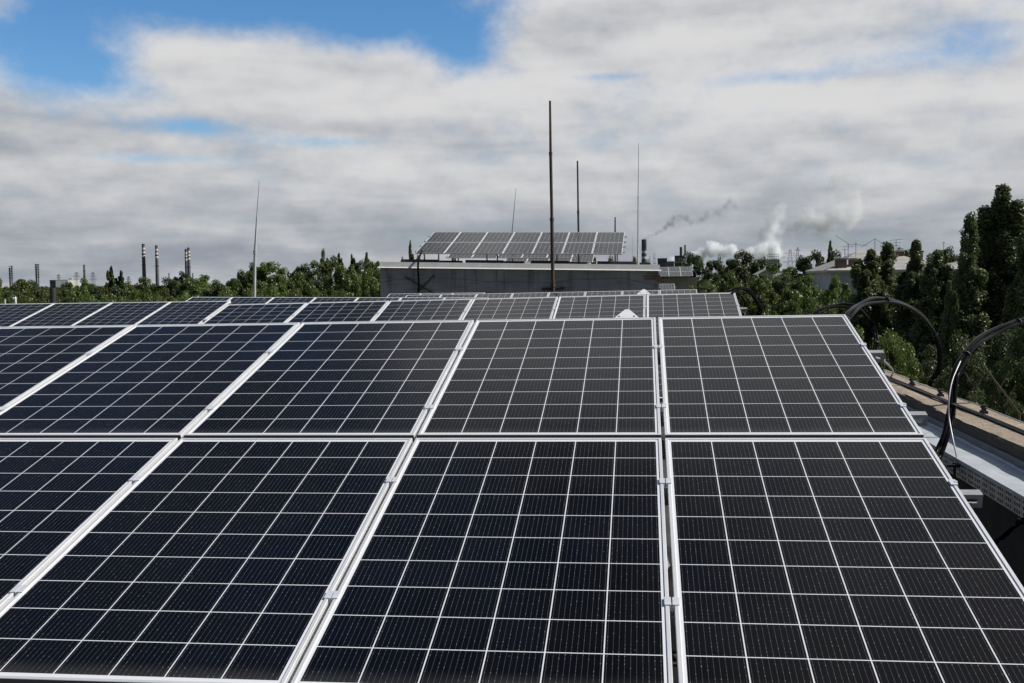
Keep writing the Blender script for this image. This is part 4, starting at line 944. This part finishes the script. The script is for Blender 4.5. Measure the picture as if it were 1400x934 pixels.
# ------------------------------------------------------------------ smoke and steam
def plume(name, label, cat, puffs, Y, dens, col, nscale, amp, absorb=False, aniso=.0):
    """puffs: (px, py, radius px, weight); real puffs of smoke at distance Y in one closed hull"""
    rp = random.Random(len(puffs)*7+int(puffs[0][1])); full = []
    for u_, v_ in zip(puffs, puffs[1:]+puffs[-1:]):
        full.append(u_)
        if math.hypot(u_[0]-v_[0], u_[1]-v_[1]) < 30:
            for k in (1, 2):
                f = k/3; j = .45*(u_[2]*(1-f)+v_[2]*f); full.append(tuple(u_[i]*(1-f)+v_[i]*f + (rp.uniform(-j, j) if i < 2 else 0) for i in range(3)) + ((u_[3]*(1-f)+v_[3]*f)*rp.uniform(.8, 1.05),))
    puffs = full
    ps = [(at(x, y, Y=Y+rp.uniform(-1, 1)*rr*.7*Y/FPX), rr*rp.uniform(.85, 1.15)*Y/FPX, w_) for i, (x, y, rr, w_) in enumerate(puffs)]
    c0 = ps[0][0]; bm = bmesh.new()
    for p, rr, w_ in ps: bmesh.ops.create_icosphere(bm, subdivisions=2, radius=rr*1.02, matrix=Matrix.Translation(p-c0))
    me = bpy.data.meshes.new(name); bm.to_mesh(me); bm.free()
    m, t, p = newmat(name); m.node_tree.nodes.remove(p)
    tc = t.new('ShaderNodeTexCoord').outputs['Object']
    # wind-torn position
    no = t.new('ShaderNodeTexNoise'); t.put(no.inputs['Vector'], tc); no.inputs['Scale'].default_value = nscale*.6; no.inputs['Detail'].default_value = 3
    wp = t.vm('ADD', tc, t.vm('SCALE', t.vm('SUBTRACT', no.outputs['Color'], (.5, .5, .5)), None, .9/nscale*.35))
    F = None
    for q_, rr, w_ in ps:
        d = t.m('MULTIPLY', t.m('SUBTRACT', 1., t.m('DIVIDE', t.vm('DISTANCE', wp, tuple(q_-c0)), rr)), w_)
        F = d if F is None else t.m('MAXIMUM', F, d)
    n = t.noise(tc, nscale, 6, .62)
    D = t.ss(t.m('ADD', F, t.m('MULTIPLY', t.m('SUBTRACT', n, .55), amp)), .02, .85)
    D = t.m('MULTIPLY', t.m('MULTIPLY', D, t.ss(F, 0., .15)), dens)
    v = t.new('ShaderNodeVolumePrincipled'); v.inputs['Color'].default_value = (*col, 1); v.inputs['Anisotropy'].default_value = aniso
    t.put(v.inputs['Density'], D); t.l.new(v.outputs[0], m.node_tree.nodes['Material Output'].inputs['Volume'])
    me.materials.append(m); o = link(name, me); o.location = c0
    rm = o.modifiers.new('hull', 'REMESH'); rm.mode = 'VOXEL'; rm.voxel_size = max(1.2, min(rr for _, rr, _ in ps)*.35)
    tag(o, label, cat); return o
plume('white_steam', 'bright white steam billowing low behind the right wood', 'steam',
      [(918, 360, 8, .8), (928, 357, 8, 1), (938, 354, 9, 1), (948, 351, 10, 1), (962, 344, 10, 1), (972, 340, 11, 1.1), (979, 336, 8, 1.1), (988, 346, 10, 1), (1000, 343, 10, 1), (1012, 346, 12, .9), (1026, 346, 12, .9), (1042, 343, 14, .9), (1060, 346, 12, .8)], 1750, .34, (.98, .99, 1), .05, 2.1)
plume('white_steam', 'tall pale column of steam leaning right above the lattice frame', 'steam',
      [(1046, 340, 20, .8), (1050, 324, 20, .8), (1054, 309, 19, .85), (1060, 297, 17, .8), (1068, 288, 13, .6), (1044, 312, 11, .5), (1074, 312, 13, .4)], 1800, .13, (.97, .985, 1), .035, 2.0)
plume('pale_smoke', 'wide pale smoke cloud drifting up right of the steam column', 'smoke',
      [(1084, 312, 16, .3), (1094, 305, 20, .5), (1106, 299, 24, .65), (1120, 301, 25, .7), (1134, 297, 29, .7), (1152, 287, 29, .7), (1168, 280, 25, .65), (1150, 262, 30, .5), (1158, 242, 26, .4), (1126, 316, 15, .4), (1180, 290, 14, .4), (1166, 230, 18, .22)], 1900, .085, (.985, .99, 1), .03, 3.0)
plume('dark_smoke', 'dark smoke trail blown right from the smoking stack', 'smoke',
      [(881.5, 326.5, 3.4, 1.4), (886, 325, 3.4, 1.3), (891, 322.5, 3.8, 1.2), (897, 319, 4.4, 1.1), (903, 315.5, 4.8, 1.1), (909, 311, 5.4, 1.05), (914, 306, 6.4, 1.), (920, 300, 7.4, 1.), (927, 297, 7.5, .9), (936, 299, 7, .6), (947, 302, 8, .45), (958, 300, 9, .5), (968, 294, 9, .5), (980, 289, 9, .5), (992, 283, 11, .5), (1001, 274, 10, .35)], 1700, .055, (.08, .085, .10), .05, 2.0)
